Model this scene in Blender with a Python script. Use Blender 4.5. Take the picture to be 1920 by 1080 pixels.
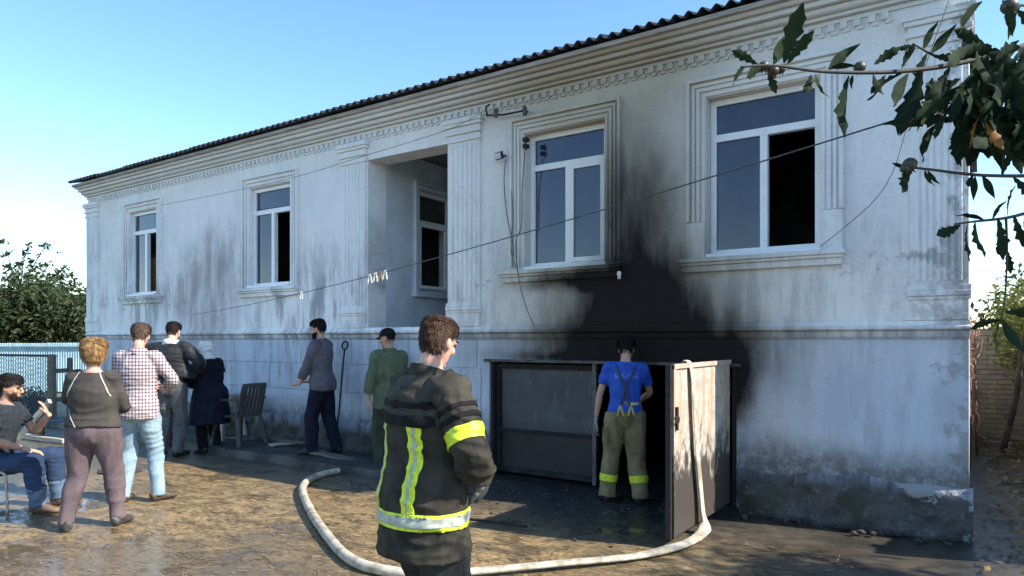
import bpy, bmesh, math, random
import numpy as np
from mathutils import Vector, Matrix, Quaternion
random.seed(7); rng = np.random.default_rng(7)
R = math.radians
for o in list(bpy.data.objects): bpy.data.objects.remove(o)
SC = bpy.context.scene
COL = SC.collection

# ------------------------------------------------------------------ camera
FPX, YAW, HY, CH, FY = 1300.0, R(34.25), 637.0, 1.6, 6.6     # focal (px of 1920), yaw, horizon row, eye height, facade plane
cam = bpy.data.cameras.new('camera'); camo = bpy.data.objects.new('camera', cam); COL.objects.link(camo)
cam.sensor_width = 36; cam.lens = FPX / 1920 * 36
cam.shift_y = (HY - 540) / 1920
cam.clip_start = 0.05; cam.clip_end = 2000
camo.location = (0, 0, CH); camo.rotation_euler = (R(90), 0, YAW)
SC.camera = camo

# ------------------------------------------------------------------ sky, sun, exposure
SUN = Vector((1.16, 0.27, 0.98)).normalized()
SUN_EL = math.asin(SUN.z); SUN_ROT = math.atan2(SUN.x, SUN.y)
w = bpy.data.worlds.new('World'); SC.world = w; w.use_nodes = True
nt = w.node_tree; bg = nt.nodes['Background']
sky = nt.nodes.new('ShaderNodeTexSky'); sky.sky_type = 'NISHITA'; sky.sun_disc = False
sky.sun_elevation = SUN_EL; sky.sun_rotation = SUN_ROT
sky.altitude = 50; sky.air_density = 1.0; sky.dust_density = 0.15; sky.ozone_density = 2.0
hs = nt.nodes.new('ShaderNodeHueSaturation'); hs.inputs['Saturation'].default_value = 1.15
nt.links.new(sky.outputs[0], hs.inputs['Color']); nt.links.new(hs.outputs[0], bg.inputs[0]); bg.inputs[1].default_value = 0.15
sl = bpy.data.lights.new('sun', 'SUN'); sl.energy = 4.5; sl.angle = R(0.53); sl.color = (1.0, 0.93, 0.82)
so = bpy.data.objects.new('sun', sl); COL.objects.link(so); so.location = SUN * 60
so.rotation_euler = SUN.to_track_quat('Z', 'Y').to_euler()
SC.view_settings.view_transform = 'Standard'; SC.view_settings.look = 'None'
SC.view_settings.exposure = 1.18; SC.view_settings.gamma = 1.0; SC.view_settings.use_curve_mapping = False
SC.cycles.use_denoising = True
SC.cycles.max_bounces = 5; SC.cycles.diffuse_bounces = 3; SC.cycles.glossy_bounces = 2; SC.cycles.transparent_max_bounces = 8
SC.cycles.use_adaptive_sampling = True; SC.cycles.adaptive_threshold = 0.03

# ------------------------------------------------------------------ photo helpers: a picture point on a known plane -> a place in the yard
CY, SY = math.cos(YAW), math.sin(YAW)
def at_depth(px, py, z):
    xr = (px - 960) / FPX
    return Vector((z * (xr * CY - SY), z * (xr * SY + CY), CH + (HY - py) / FPX * z))
def on_ground(px, py, g=0.0):
    return at_depth(px, py, FPX * (CH - g) / (py - HY))
def on_wall(px, py, Y=FY):
    xr = (px - 960) / FPX
    return at_depth(px, py, Y / (CY + SY * xr))

# ------------------------------------------------------------------ objects
def tag(o, label=None, cat=None, group=None, kind=None):
    if label: o['label'] = label
    if cat: o['category'] = cat
    if group: o['group'] = group
    if kind: o['kind'] = kind
    return o
def empty(name, loc, rz=0.0):
    o = bpy.data.objects.new(name, None); COL.objects.link(o)
    o.location = loc; o.rotation_euler = (0, 0, rz); o.empty_display_size = 0.2
    return o
def rootmat(o): return Matrix.Translation(o.location) @ o.rotation_euler.to_matrix().to_4x4()
def link(name, me, parent=None, world=True):
    o = bpy.data.objects.new(name, me); COL.objects.link(o)
    if parent is not None:
        o.parent = parent
        if world and parent.type == 'EMPTY': o.matrix_parent_inverse = rootmat(parent).inverted()
    return o
class MB:
    def __init__(s): s.v = []; s.f = []
    def add(s, v, f):
        k = len(s.v); s.v += [tuple(p) for p in v]; s.f += [tuple(i + k for i in q) for q in f]; return s
    def box(s, x0, x1, y0, y1, z0, z1):
        return s.add([(x0,y0,z0),(x1,y0,z0),(x1,y1,z0),(x0,y1,z0),(x0,y0,z1),(x1,y0,z1),(x1,y1,z1),(x0,y1,z1)],
                     [(0,3,2,1),(4,5,6,7),(0,1,5,4),(1,2,6,5),(2,3,7,6),(3,0,4,7)])
    def obox(s, c, ax, ay, az):
        c, ax, ay, az = map(Vector, (c, ax, ay, az))
        v = [c+i*ax+j*ay+k*az for k in (-1,1) for (i,j) in ((-1,-1),(1,-1),(1,1),(-1,1))]
        return s.add(v, [(0,3,2,1),(4,5,6,7),(0,1,5,4),(1,2,6,5),(2,3,7,6),(3,0,4,7)])
    def bar(s, a, b, wx, wz, up=(0,0,1)):
        a, b = Vector(a), Vector(b); d = (b-a); u = Vector(up)
        if abs(d.normalized().dot(u)) > .98: u = Vector((0,1,0))
        sx = d.cross(u).normalized(); sz = sx.cross(d).normalized()
        return s.obox((a+b)/2, sx*wx/2, d/2, sz*wz/2)
    def prism_xz(s, poly, y0, y1):
        n = len(poly); v = [(x,y0,z) for x,z in poly] + [(x,y1,z) for x,z in poly]
        return s.add(v, [tuple(range(n)), tuple(range(2*n-1,n-1,-1))] + [(i,i+n,(i+1)%n+n,(i+1)%n) for i in range(n)])
    def tube(s, pts, r, n=8, ref=(0,0,1), ry=None):
        pts = [Vector(p) for p in pts]; m = len(pts); k = len(s.v)
        rs = r if isinstance(r, (list, tuple)) else [r]*m
        rys = ry if isinstance(ry, (list, tuple)) else ([ry]*m if ry else rs)
        u_prev = None
        for i, p in enumerate(pts):
            t = (pts[min(i+1,m-1)] - pts[max(i-1,0)]).normalized()
            u = Vector(ref) if u_prev is None else u_prev
            u = u - t*u.dot(t)
            if u.length < 1e-4: u = t.orthogonal()
            u.normalize(); u_prev = u; v = t.cross(u)
            for j in range(n):
                a = 2*math.pi*j/n; s.v.append(tuple(p + v*rs[i]*math.cos(a) + u*rys[i]*math.sin(a)))
        for i in range(m-1):
            for j in range(n):
                s.f.append((k+i*n+j, k+i*n+(j+1)%n, k+(i+1)*n+(j+1)%n, k+(i+1)*n+j))
        s.f.append(tuple(k+j for j in range(n-1,-1,-1))); s.f.append(tuple(k+(m-1)*n+j for j in range(n)))
        return s
    def ball(s, c, r, nu=10, nv=7, M=None):
        rx, ry_, rz = r if isinstance(r,(tuple,list)) else (r,r,r); k = len(s.v); c = Vector(c)
        def P(p):
            p = Vector(p); return tuple(c + (M @ p if M else p))
        s.v.append(P((0,0,-rz)))
        for i in range(1,nv):
            a = -math.pi/2 + math.pi*i/nv
            for j in range(nu):
                b = 2*math.pi*j/nu; s.v.append(P((rx*math.cos(a)*math.cos(b), ry_*math.cos(a)*math.sin(b), rz*math.sin(a))))
        s.v.append(P((0,0,rz))); top = len(s.v)-1
        for j in range(nu): s.f.append((k, k+1+(j+1)%nu, k+1+j))
        for i in range(nv-2):
            for j in range(nu):
                a = k+1+i*nu; s.f.append((a+j, a+(j+1)%nu, a+nu+(j+1)%nu, a+nu+j))
        a = k+1+(nv-2)*nu
        for j in range(nu): s.f.append((a+j, a+(j+1)%nu, top))
        return s
    def mesh(s, name, mat=None, smooth=False):
        me = bpy.data.meshes.new(name); me.from_pydata(s.v, [], s.f); me.update()
        if mat: me.materials.append(mat)
        if smooth: me.shade_smooth()
        return me
    def build(s, name, mat, parent=None, smooth=False, world=True, bevel=0):
        o = link(name, s.mesh(name, mat, smooth), parent, world)
        if bevel:
            b = o.modifiers.new('bevel','BEVEL'); b.width = bevel; b.segments = 2; b.limit_method = 'ANGLE'; b.angle_limit = R(40)
        return o
def catmull(pts, sub=6):
    P = [Vector(p) for p in pts]; out = []
    for i in range(len(P)-1):
        a, b, c, d = P[max(i-1,0)], P[i], P[i+1], P[min(i+2,len(P)-1)]
        for k in range(sub):
            t = k/sub
            out.append(.5*((2*b)+(c-a)*t+(2*a-5*b+4*c-d)*t*t+(3*b-a-3*c+d)*t**3))
    out.append(P[-1]); return out

# ------------------------------------------------------------------ materials
class NB:
    """small node builder"""
    def __init__(s, tree): s.t = tree; s.n = tree.nodes; s.l = tree.links
    def node(s, typ, **kw):
        n = s.n.new(typ)
        for k, v in kw.items():
            if k == 'op': n.operation = v
            else: setattr(n, k, v)
        return n
    def put(s, sock, v):
        if isinstance(v, bpy.types.NodeSocket): s.l.new(v, sock)
        elif v is not None:
            if sock.type == 'RGBA' and len(v) == 3: v = (*v, 1)
            sock.default_value = v
    def math(s, op, a, b=None, clamp=False):
        n = s.node('ShaderNodeMath', op=op); n.use_clamp = clamp; s.put(n.inputs[0], a)
        if b is not None: s.put(n.inputs[1], b)
        return n.outputs[0]
    def vmath(s, op, a, b=None):
        n = s.node('ShaderNodeVectorMath', op=op); s.put(n.inputs[0], a)
        if b is not None: s.put(n.inputs[1], b)
        return n.outputs['Value'] if op in ('LENGTH','DOT_PRODUCT') else n.outputs[0]
    def pos(s): return s.node('ShaderNodeNewGeometry').outputs['Position']
    def objco(s): return s.node('ShaderNodeTexCoord').outputs['Object']
    def xyz(s, v):
        n = s.node('ShaderNodeSeparateXYZ'); s.l.new(v, n.inputs[0]); return n.outputs
    def scale(s, v, sc):
        return s.vmath('MULTIPLY', v, sc if isinstance(sc,(tuple,list)) else (sc,sc,sc))
    def noise(s, v, sc=1.0, detail=4, rough=.55, dist=0, col=False):
        n = s.node('ShaderNodeTexNoise'); s.l.new(v, n.inputs['Vector']); n.inputs['Scale'].default_value = sc
        n.inputs['Detail'].default_value = detail; n.inputs['Roughness'].default_value = rough; n.inputs['Distortion'].default_value = dist
        return n.outputs['Color' if col else 'Fac']
    def vor(s, v, sc=1.0, feature='F1', out='Distance'):
        n = s.node('ShaderNodeTexVoronoi'); n.feature = feature; s.l.new(v, n.inputs['Vector']); n.inputs['Scale'].default_value = sc
        return n.outputs[out]
    def step(s, v, a, b, lo=0.0, hi=1.0):
        n = s.node('ShaderNodeMapRange'); n.interpolation_type = 'SMOOTHSTEP'; s.put(n.inputs[0], v)
        for i, x in enumerate((a, b, lo, hi)): n.inputs[i+1].default_value = x
        return n.outputs[0]
    def mix(s, f, a, b, mode='MIX'):
        n = s.node('ShaderNodeMix'); n.data_type = 'RGBA'; n.blend_type = mode
        s.put(n.inputs['Factor'], f); s.put(n.inputs[6], a); s.put(n.inputs[7], b); return n.outputs[2]
    def bump(s, h, strength=.3, dist=.02, nrm=None):
        n = s.node('ShaderNodeBump'); n.inputs['Strength'].default_value = strength; n.inputs['Distance'].default_value = dist
        s.l.new(h, n.inputs['Height'])
        if nrm is not None: s.l.new(nrm, n.inputs['Normal'])
        return n.outputs[0]
def new_mat(name):
    m = bpy.data.materials.new(name); m.use_nodes = True
    return m, NB(m.node_tree), m.node_tree.nodes['Principled BSDF']
def mat(name, c1, c2=None, sc=8.0, rough=.75, bump=.25, bdist=.01, metal=0.0, bsc=None, stretch=(1,1,1), spec=.5, coords='obj', lo=.35, hi=.65, sheen=0, r2=None):
    m, b, p = new_mat(name)
    c2 = c2 or tuple(x*.7 for x in c1)
    v = b.scale(b.objco() if coords == 'obj' else b.pos(), stretch)
    n = b.noise(v, sc, 5, .6)
    b.put(p.inputs['Base Color'], b.mix(b.step(n, lo, hi), c1, c2))
    p.inputs['Roughness'].default_value = rough
    if r2 is not None: b.put(p.inputs['Roughness'], b.step(n, lo, hi, rough, r2))
    p.inputs['Metallic'].default_value = metal; p.inputs['Specular IOR Level'].default_value = spec
    if sheen: p.inputs['Sheen Weight'].default_value = sheen
    if bump:
        n2 = b.noise(v, bsc or sc*4, 5, .6); b.put(p.inputs['Normal'], b.bump(n2, bump, bdist))
    return m

# soot from the fire: where it settled on the front (a stain with its own shape, in metres on the wall)
def soot_group():
    g = bpy.data.node_groups.new('soot', 'ShaderNodeTree'); b = NB(g)
    g.interface.new_socket('Fac', in_out='OUTPUT', socket_type='NodeSocketFloat')
    g.interface.new_socket('Tint', in_out='OUTPUT', socket_type='NodeSocketFloat')
    go = b.node('NodeGroupOutput')
    p = b.pos()
    wob = b.scale(b.vmath('SUBTRACT', b.noise(p, 2.1, 6, .66, col=True), (.5,.5,.5)), (.24,0,.24))
    q = b.vmath('MULTIPLY', b.vmath('ADD', p, wob), (1,0,1))
    def blob(cx, cz, rx, rz, amp):
        d = b.vmath('LENGTH', b.vmath('MULTIPLY', b.vmath('SUBTRACT', q, (cx,0,cz)), (1/rx,0,1/rz)))
        return b.math('MULTIPLY', b.math('EXPONENT', b.math('MULTIPLY', b.math('MULTIPLY', d, d), -1.0)), amp)
    def ssum(lst):
        r = lst[0]
        for x in lst[1:]: r = b.math('ADD', r, x)
        return r
    core = ssum([blob(-2.72,1.40,.92,.36,1.6), blob(-3.03,1.90,.62,.44,.95), blob(-3.02,2.55,.46,.85,.44), blob(-2.95,3.3,.52,.85,.28), blob(-2.4,1.95,.95,.52,.28),
                 blob(-3.75,2.24,.65,.09,.75), blob(-3.9,1.60,.75,.24,.40), blob(-4.0,1.41,1.0,.07,.5), blob(-1.93,1.15,.16,.38,.95), blob(-2.8,2.5,1.0,1.3,.20)])
    st = b.noise(b.scale(p, (7,1,1.6)), 1.0, 5, .6)
    fac = b.math('MULTIPLY', core, b.step(st, .25, .7, .80, 1.12), clamp=True)
    tint = b.math('MULTIPLY', ssum([blob(-3.3,3.1,1.35,1.9,1.0), blob(-3.4,4.4,2.4,.5,.6), blob(-2.9,1.7,1.9,.8,.6)]), 1.0, clamp=True)
    b.l.new(fac, go.inputs[0]); b.l.new(tint, go.inputs[1])
    return g
SOOT = soot_group()
def sooty(b, col, amount=1.0, warm=(.50,.435,.33)):
    g = b.node('ShaderNodeGroup'); g.node_tree = SOOT
    c = b.mix(b.math('MULTIPLY', g.outputs[1], .92*amount), col, b.mix(1.0, col, warm, 'MULTIPLY'))
    c = b.mix(b.step(g.outputs[0], .0, .72, 0, .90*amount), c, (.105,.090,.072))
    c = b.mix(b.step(g.outputs[0], .48, 1.12, 0, .99*amount), c, (.006,.0056,.006))
    return c, g.outputs[0]
def plaster(name, kind):
    m, b, p = new_mat(name)
    P = b.pos(); X, Y, Z = b.xyz(P)
    base_hi, base_lo = (.86,.84,.80), (.50,.555,.63)
    if kind == 'trim': base_hi, base_lo = (.86,.845,.81), (.60,.64,.69)
    if kind == 'cornice': base_hi = base_lo = (.76,.76,.745)
    col = b.mix(b.step(Z, 1.62, 1.64), base_lo, base_hi)
    big = b.noise(P, .9, 4, .6); fine = b.noise(P, 14, 5, .65)
    col = b.mix(b.step(big, .35, .7, 0, .35), col, (.64,.64,.62))
    col = b.mix(b.step(fine, .5, .75, 0, .28), col, (.48,.49,.49))
    # rain streaks and grime, heaviest low on the left half
    streak = b.noise(b.scale(P, (5.5,1,1.0)), 1.0, 7, .68)
    streak2 = b.noise(b.scale(P, (19,1,2.2)), 1.0, 5, .65)
    patch = b.noise(b.vmath('ADD', P, (5,0,2)), .62, 4, .6)
    low = b.step(Z, 2.0, 3.9, 1.0, .18)
    left = b.step(X, -6.6, -5.2, 1.0, .45)
    grime = b.math('MULTIPLY', b.math('MULTIPLY', b.step(streak, .41, .62), low), b.math('MULTIPLY', left, b.step(patch, .36, .60, .12, 1.0)))
    col = b.mix(b.math('MULTIPLY', grime, .80), col, (.20,.21,.22))
    col = b.mix(b.math('MULTIPLY', b.math('MULTIPLY', b.step(streak2, .55, .72), low), .25), col, (.27,.29,.31))
    # bare reddish patch where the paint has gone between the first two windows
    d = b.vmath('LENGTH', b.vmath('MULTIPLY', b.vmath('SUBTRACT', b.vmath('ADD', P, b.scale(b.vmath('SUBTRACT', b.noise(P, 1.6, 5, .65, col=True), (.5,.5,.5)), (1.4,0,1.4))), (-10.55,6.6,2.25)), (1/1.35,0,1/1.5)))
    col = b.mix(b.math('MULTIPLY', b.step(d, .35, 1.0, 1, 0), b.step(streak, .3, .6, .35, .8)), col, (.36,.31,.32))
    d2 = b.vmath('LENGTH', b.vmath('MULTIPLY', b.vmath('SUBTRACT', P, (-.2,6.6,1.9)), (1/.5,0,1/.4)))
    col = b.mix(b.math('MULTIPLY', b.step(d2, .2, 1.0, .6, 0), b.step(fine, .35, .6)), col, (.34,.30,.33))
    # flaking at the right-hand corner and along the foot of the wall
    flake = b.noise(P, 5.5, 6, .7)
    cor = b.step(X, -.55, -.1, 0, .24); foot = b.step(Z, .40, .62, .14, 0); sill = b.step(b.math('ABSOLUTE', b.math('SUBTRACT', Z, 2.25)), 0, .3, .12, 0)
    fl = b.step(b.math('ADD', flake, b.math('ADD', b.math('ADD', cor, foot), sill)), .68, .80)
    col = b.mix(b.math('MULTIPLY', fl, .6), col, (.24,.23,.22))
    fg = b.step(b.math('ADD', Z, b.math('MULTIPLY', b.math('SUBTRACT', big, .5), -.5)), .42, .80, .85, 0)
    col = b.mix(b.math('MULTIPLY', fg, b.step(fine, .3, .6, .55, 1.0)), col, (.085,.088,.080))
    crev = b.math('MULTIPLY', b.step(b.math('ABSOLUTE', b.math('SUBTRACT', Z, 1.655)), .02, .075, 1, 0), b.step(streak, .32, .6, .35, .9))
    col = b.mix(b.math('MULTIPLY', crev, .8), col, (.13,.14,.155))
    col, s = sooty(b, col)
    b.put(p.inputs['Base Color'], col)
    b.put(p.inputs['Roughness'], .92); b.put(p.inputs['Specular IOR Level'], b.step(s, .2, .8, .25, .04))
    h = b.math('ADD', b.math('MULTIPLY', b.noise(P, 38, 2, .6), .6), b.math('MULTIPLY', fine, .8))
    h = b.math('SUBTRACT', h, b.math('MULTIPLY', fl, .5))
    if kind == 'wall':
        # courses of the rendered brickwork telegraph through the limewash on the upper floor
        br = b.node('ShaderNodeTexBrick'); mp = b.node('ShaderNodeMapping'); mp.vector_type = 'POINT'
        mp.inputs['Rotation'].default_value = (R(90),0,0); b.l.new(P, mp.inputs['Vector']); b.l.new(mp.outputs[0], br.inputs['Vector'])
        br.inputs['Color1'].default_value = br.inputs['Color2'].default_value = (1,1,1,1); br.inputs['Mortar'].default_value = (0,0,0,1)
        br.inputs['Scale'].default_value = 1; br.inputs['Brick Width'].default_value = .25; br.inputs['Row Height'].default_value = .062; br.inputs['Mortar Size'].default_value = .006; br.inputs['Mortar Smooth'].default_value = .6
        h = b.math('ADD', h, b.math('MULTIPLY', br.outputs['Color'], b.step(Z, 1.6, 1.7, .0, .22)))
    b.put(p.inputs['Normal'], b.bump(h, .55, .012))
    return m
M = {}
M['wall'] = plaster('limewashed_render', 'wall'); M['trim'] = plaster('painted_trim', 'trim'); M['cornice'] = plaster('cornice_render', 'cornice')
def plinth_mat():
    m, b, p = new_mat('damp_plinth'); P = b.pos(); X, Y, Z = b.xyz(P)
    n = b.noise(P, 3.2, 6, .68); n2 = b.noise(P, 13, 5, .65); st = b.noise(b.scale(P, (12,1,1)), 1, 5, .6)
    c = b.mix(b.step(n, .4, .62), (.085,.085,.088), (.035,.037,.036))
    c = b.mix(b.step(n2, .55, .7, 0, .7), c, (.16,.16,.155))
    c = b.mix(b.step(b.noise(P, 2.0, 5, .6), .52, .66, 0, .6), c, (.035,.042,.022))
    peel = b.math('ADD', n, b.math('ADD', b.step(X, -1.1, -.15, 0, .17), b.step(Z, .12, .42, -.12, .03)))
    c = b.mix(b.step(peel, .66, .70), c, (.30,.305,.315))
    c = b.mix(b.math('MULTIPLY', b.step(Z, .30, .45), b.step(st, .4, .6, .2, .9)), c, (.24,.27,.31))
    c, s = sooty(b, c, .7)
    b.put(p.inputs['Base Color'], c); b.put(p.inputs['Roughness'], .8)
    b.put(p.inputs['Normal'], b.bump(b.math('ADD', b.math('MULTIPLY', n, 1.5), n2), .8, .03)); return m
M['plinth'] = plinth_mat()
def pvc_mat():
    m, b, p = new_mat('white_window_plastic'); c, s = sooty(b, b.mix(b.step(b.noise(b.pos(), 6, 4, .6), .45, .7, 0, .3), (.80,.80,.79), (.6,.6,.58)), .62, (.72,.68,.56))
    b.put(p.inputs['Base Color'], c); p.inputs['Roughness'].default_value = .35; return m
M['pvc'] = pvc_mat()
def glass_mat():
    m, b, p = new_mat('window_glass'); n = b.n; P = b.pos()
    tr = b.node('ShaderNodeBsdfTransparent'); tr.inputs[0].default_value = (.42,.46,.52,1)
    gl = b.node('ShaderNodeBsdfGlossy'); gl.inputs['Roughness'].default_value = .02; gl.inputs[0].default_value = (.9,.93,1,1)
    b.put(gl.inputs['Normal'], b.bump(b.noise(P, .9, 2, .5), .06, .05))
    fr = b.node('ShaderNodeFresnel'); fr.inputs[0].default_value = 1.52
    df = b.node('ShaderNodeBsdfDiffuse'); df.inputs[0].default_value = (.16,.17,.20,1)
    m1 = b.node('ShaderNodeMixShader'); b.put(m1.inputs[0], b.step(b.noise(b.scale(P,(3,3,1)), 2.2, 5, .6), .3, .8, .05, .22)); b.l.new(tr.outputs[0], m1.inputs[1]); b.l.new(df.outputs[0], m1.inputs[2])
    mx = b.node('ShaderNodeMixShader'); b.put(mx.inputs[0], b.math('MULTIPLY', fr.outputs[0], 1.25, clamp=True)); b.l.new(m1.outputs[0], mx.inputs[1]); b.l.new(gl.outputs[0], mx.inputs[2])
    b.l.new(mx.outputs[0], n['Material Output'].inputs[0]); return m
M['glass'] = glass_mat()
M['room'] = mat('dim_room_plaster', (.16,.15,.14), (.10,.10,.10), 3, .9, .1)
M['charred'] = mat('charred_soot', (.012,.012,.012), (.022,.020,.019), 5, .95, .5, .02, spec=.15)
M['roof'] = mat('weathered_fibre_cement', (.052,.058,.070), (.028,.031,.038), 5, .85, .4, .01, coords='pos')
M['steel_dark'] = mat('sooty_steel', (.022,.023,.025), (.010,.010,.011), 6, .7, .2, .006, spec=.2)
M['black_iron'] = mat('black_iron', (.018,.018,.019), (.034,.026,.022), 12, .65, .2, .004, spec=.25)
M['rust'] = mat('rusty_red_pipe', (.20,.075,.045), (.11,.05,.035), 14, .75, .3, .005)
M['wire'] = mat('dark_cable', (.035,.036,.04), (.06,.06,.06), 10, .6, 0)
M['wirelight'] = mat('grey_cable', (.16,.165,.17), (.10,.10,.105), 10, .6, 0)
M['porcelain'] = mat('white_porcelain', (.75,.75,.73), (.55,.54,.5), 9, .25, 0)
# ================================================================== setting: ground
def ground_mat():
    m, b, p = new_mat('wet_trampled_yard'); P = b.pos(); X, Y, Z = b.xyz(P)
    mp = b.node('ShaderNodeMapping'); mp.inputs['Rotation'].default_value = (0,0,R(-16)); b.l.new(P, mp.inputs['Vector']); Q = mp.outputs[0]
    warp = b.vmath('ADD', Q, b.scale(b.vmath('SUBTRACT', b.noise(Q, 1.1, 3, .6, col=True), (.5,.5,.5)), .45))
    s1 = b.noise(b.scale(warp, (4.2,8.0,1)), 1.0, 6, .70)      # straw and silt combed by the water
    s2 = b.noise(b.scale(warp, (20,32,1)), 1.0, 4, .7)
    big = b.noise(P, .55, 5, .6); mid = b.noise(b.vmath('ADD', P, (9,4,0)), 2.4, 6, .65)
    c = b.mix(b.step(s1, .34, .64), (.064,.044,.023), (.275,.188,.086))
    c = b.mix(b.step(s2, .46, .66, 0, .75), c, (.35,.26,.145))
    c = b.mix(b.step(s2, .50, .34, 0, .6), c, (.034,.024,.014))
    c = b.mix(b.step(big, .52, .66, 0, .65), c, (.095,.075,.050))
    # bare wet concrete showing through, front left
    wet = b.step(b.math('ADD', b.noise(b.vmath('ADD', P, (3,1,0)), .8, 5, .62), b.math('ADD', b.step(Y, 2.1, 3.4, .14, 0), b.step(b.vmath('LENGTH', b.vmath('SUBTRACT', P, (-4.6,1.9,0))), .2, 2.2, .20, 0))), .60, .70)
    c = b.mix(b.math('MULTIPLY', wet, .55), c, (.11,.098,.080))
    # damp dark band by the house and the dark lawn left of the fence line
    damp = b.step(b.math('ADD', Y, b.math('MULTIPLY', mid, .5)), 4.9, 6.2)
    c = b.mix(b.math('MULTIPLY', damp, .85), c, b.mix(b.step(mid, .4, .65), (.075,.068,.055), (.035,.033,.030)))
    right = b.step(b.math('ADD', X, b.math('MULTIPLY', mid, .9)), -1.5, -.4)  # right-hand ground darkened: tree and house shade put into the colour
    c = b.mix(b.math('MULTIPLY', right, .8), c, b.mix(b.step(mid, .35, .6), (.060,.050,.036), (.026,.023,.018)))
    lawn = b.step(b.math('ADD', X, mid), -9.2, -8.0, 1, 0)
    c = b.mix(b.math('MULTIPLY', lawn, .9), c, b.mix(b.step(s2, .4, .6), (.055,.062,.030), (.10,.085,.050)))
    # char washed out of the garage
    ch = b.step(b.vmath('LENGTH', b.vmath('MULTIPLY', b.vmath('SUBTRACT', b.vmath('ADD', P, b.scale(b.vmath('SUBTRACT', b.noise(P,1.5,5,.6,col=True),(.5,.5,.5)),1.2)), (-3.0,6.7,0)), (1/2.3,1/1.9,0))), .35, 1.0, 1, 0)
    c = b.mix(b.math('MULTIPLY', ch, .92), c, b.mix(b.step(b.noise(P,11,5,.65), .45,.65), (.016,.016,.016), (.055,.052,.046)))
    pud = b.math('MULTIPLY', b.step(b.math('ADD', b.noise(b.vmath('ADD', b.scale(P,(1,1.5,1)), (1.7,6.2,0)), .95, 4, .6), b.step(Y, 1.8, 4.4, .10, -.02)), .575, .625), b.math('SUBTRACT', 1.0, lawn))
    c = b.mix(b.math('MULTIPLY', pud, .6), c, (.075,.060,.040))
    b.put(p.inputs['Base Color'], c)
    rgh = b.math('SUBTRACT', b.step(s1, .3, .7, .26, .55), b.math('MULTIPLY', wet, .20), clamp=True)
    rgh = b.math('SUBTRACT', rgh, b.math('MULTIPLY', pud, .5), clamp=True); rgh = b.math('MAXIMUM', rgh, .06)
    b.put(p.inputs['Roughness'], rgh); p.inputs['Specular IOR Level'].default_value = .55
    h = b.math('ADD', b.math('MULTIPLY', s1, .9), b.math('ADD', b.math('MULTIPLY', s2, .55), b.math('MULTIPLY', b.noise(P, 45, 4, .6), .12)))
    h = b.math('MULTIPLY', h, b.math('MULTIPLY', b.step(wet, 0, 1, 1.0, .35), b.step(pud, 0, 1, 1.0, .10)))
    b.put(p.inputs['Normal'], b.bump(h, .42, .013)); return m
M['ground'] = ground_mat()
def gh(x, y): # gentle unevenness of the yard
    return .012*math.sin(x*1.9+.6*y)*math.cos(y*1.4-.3*x) + .006*math.sin(4.1*x+2.2*y)
mb = MB()
xs = [-900,-300,-120,-60,-35] + list(np.linspace(-24,6,121)) + [12,25,60,200,900]
ys = [-900,-200,-60,-20,-6] + list(np.linspace(-2,9,56)) + [10,12,15,20,30,60,150,400,1200]
V = []; F_ = []
for y in ys:
    for x in xs:
        inner = -24 <= x <= 6 and -2 <= y <= 9
        V.append((x, y, gh(x,y)-.012 if inner else -.012))
nx = len(xs)
for j in range(len(ys)-1):
    for i in range(nx-1): F_.append((j*nx+i, j*nx+i+1, (j+1)*nx+i+1, (j+1)*nx+i))
g = mb.add(V, F_).build('ground', M['ground'], smooth=True); tag(g, 'trampled wet earth and straw covered yard', kind='structure')

M['concrete'] = mat('wet_old_concrete', (.060,.057,.051), (.028,.027,.025), 2.6, .5, .5, .012, coords='pos', r2=.75)
M['slab'] = mat('wet_grey_slab', (.36,.385,.42), (.24,.25,.265), 1.8, .25, .25, .01, coords='pos', r2=.5)
# raised footway along the left part of the front
mb = MB(); n = 40
xa, xb = -14.9, -5.15
for i in range(n):
    x0 = xa+(xb-xa)*i/n; x1 = xa+(xb-xa)*(i+1)/n
    y0 = 5.72+.03*math.sin(x0*3.1)+.02*math.sin(x0*9); y1 = 5.72+.03*math.sin(x1*3.1)+.02*math.sin(x1*9)
    mb.add([(x0,y0,.095),(x1,y1,.095),(x1,6.62,.105),(x0,6.62,.105),(x0,y0-.015,-.05),(x1,y1-.015,-.05)],[(0,1,2,3),(4,5,1,0)])
mb.add([(xb,5.72,.095),(xb,5.70,-.05),(xb,6.62,-.05),(xb,6.62,.105)],[(0,1,2,3)])
tag(mb.build('footway', M['concrete']), 'raised dark concrete footway along the house', kind='structure')
mb = MB().box(-.35,2.6,3.6,5.25,-.05,.012)
tag(mb.build('concrete_path', M['slab'], bevel=.01), 'wet grey concrete path beside the house corner', kind='structure')

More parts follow.
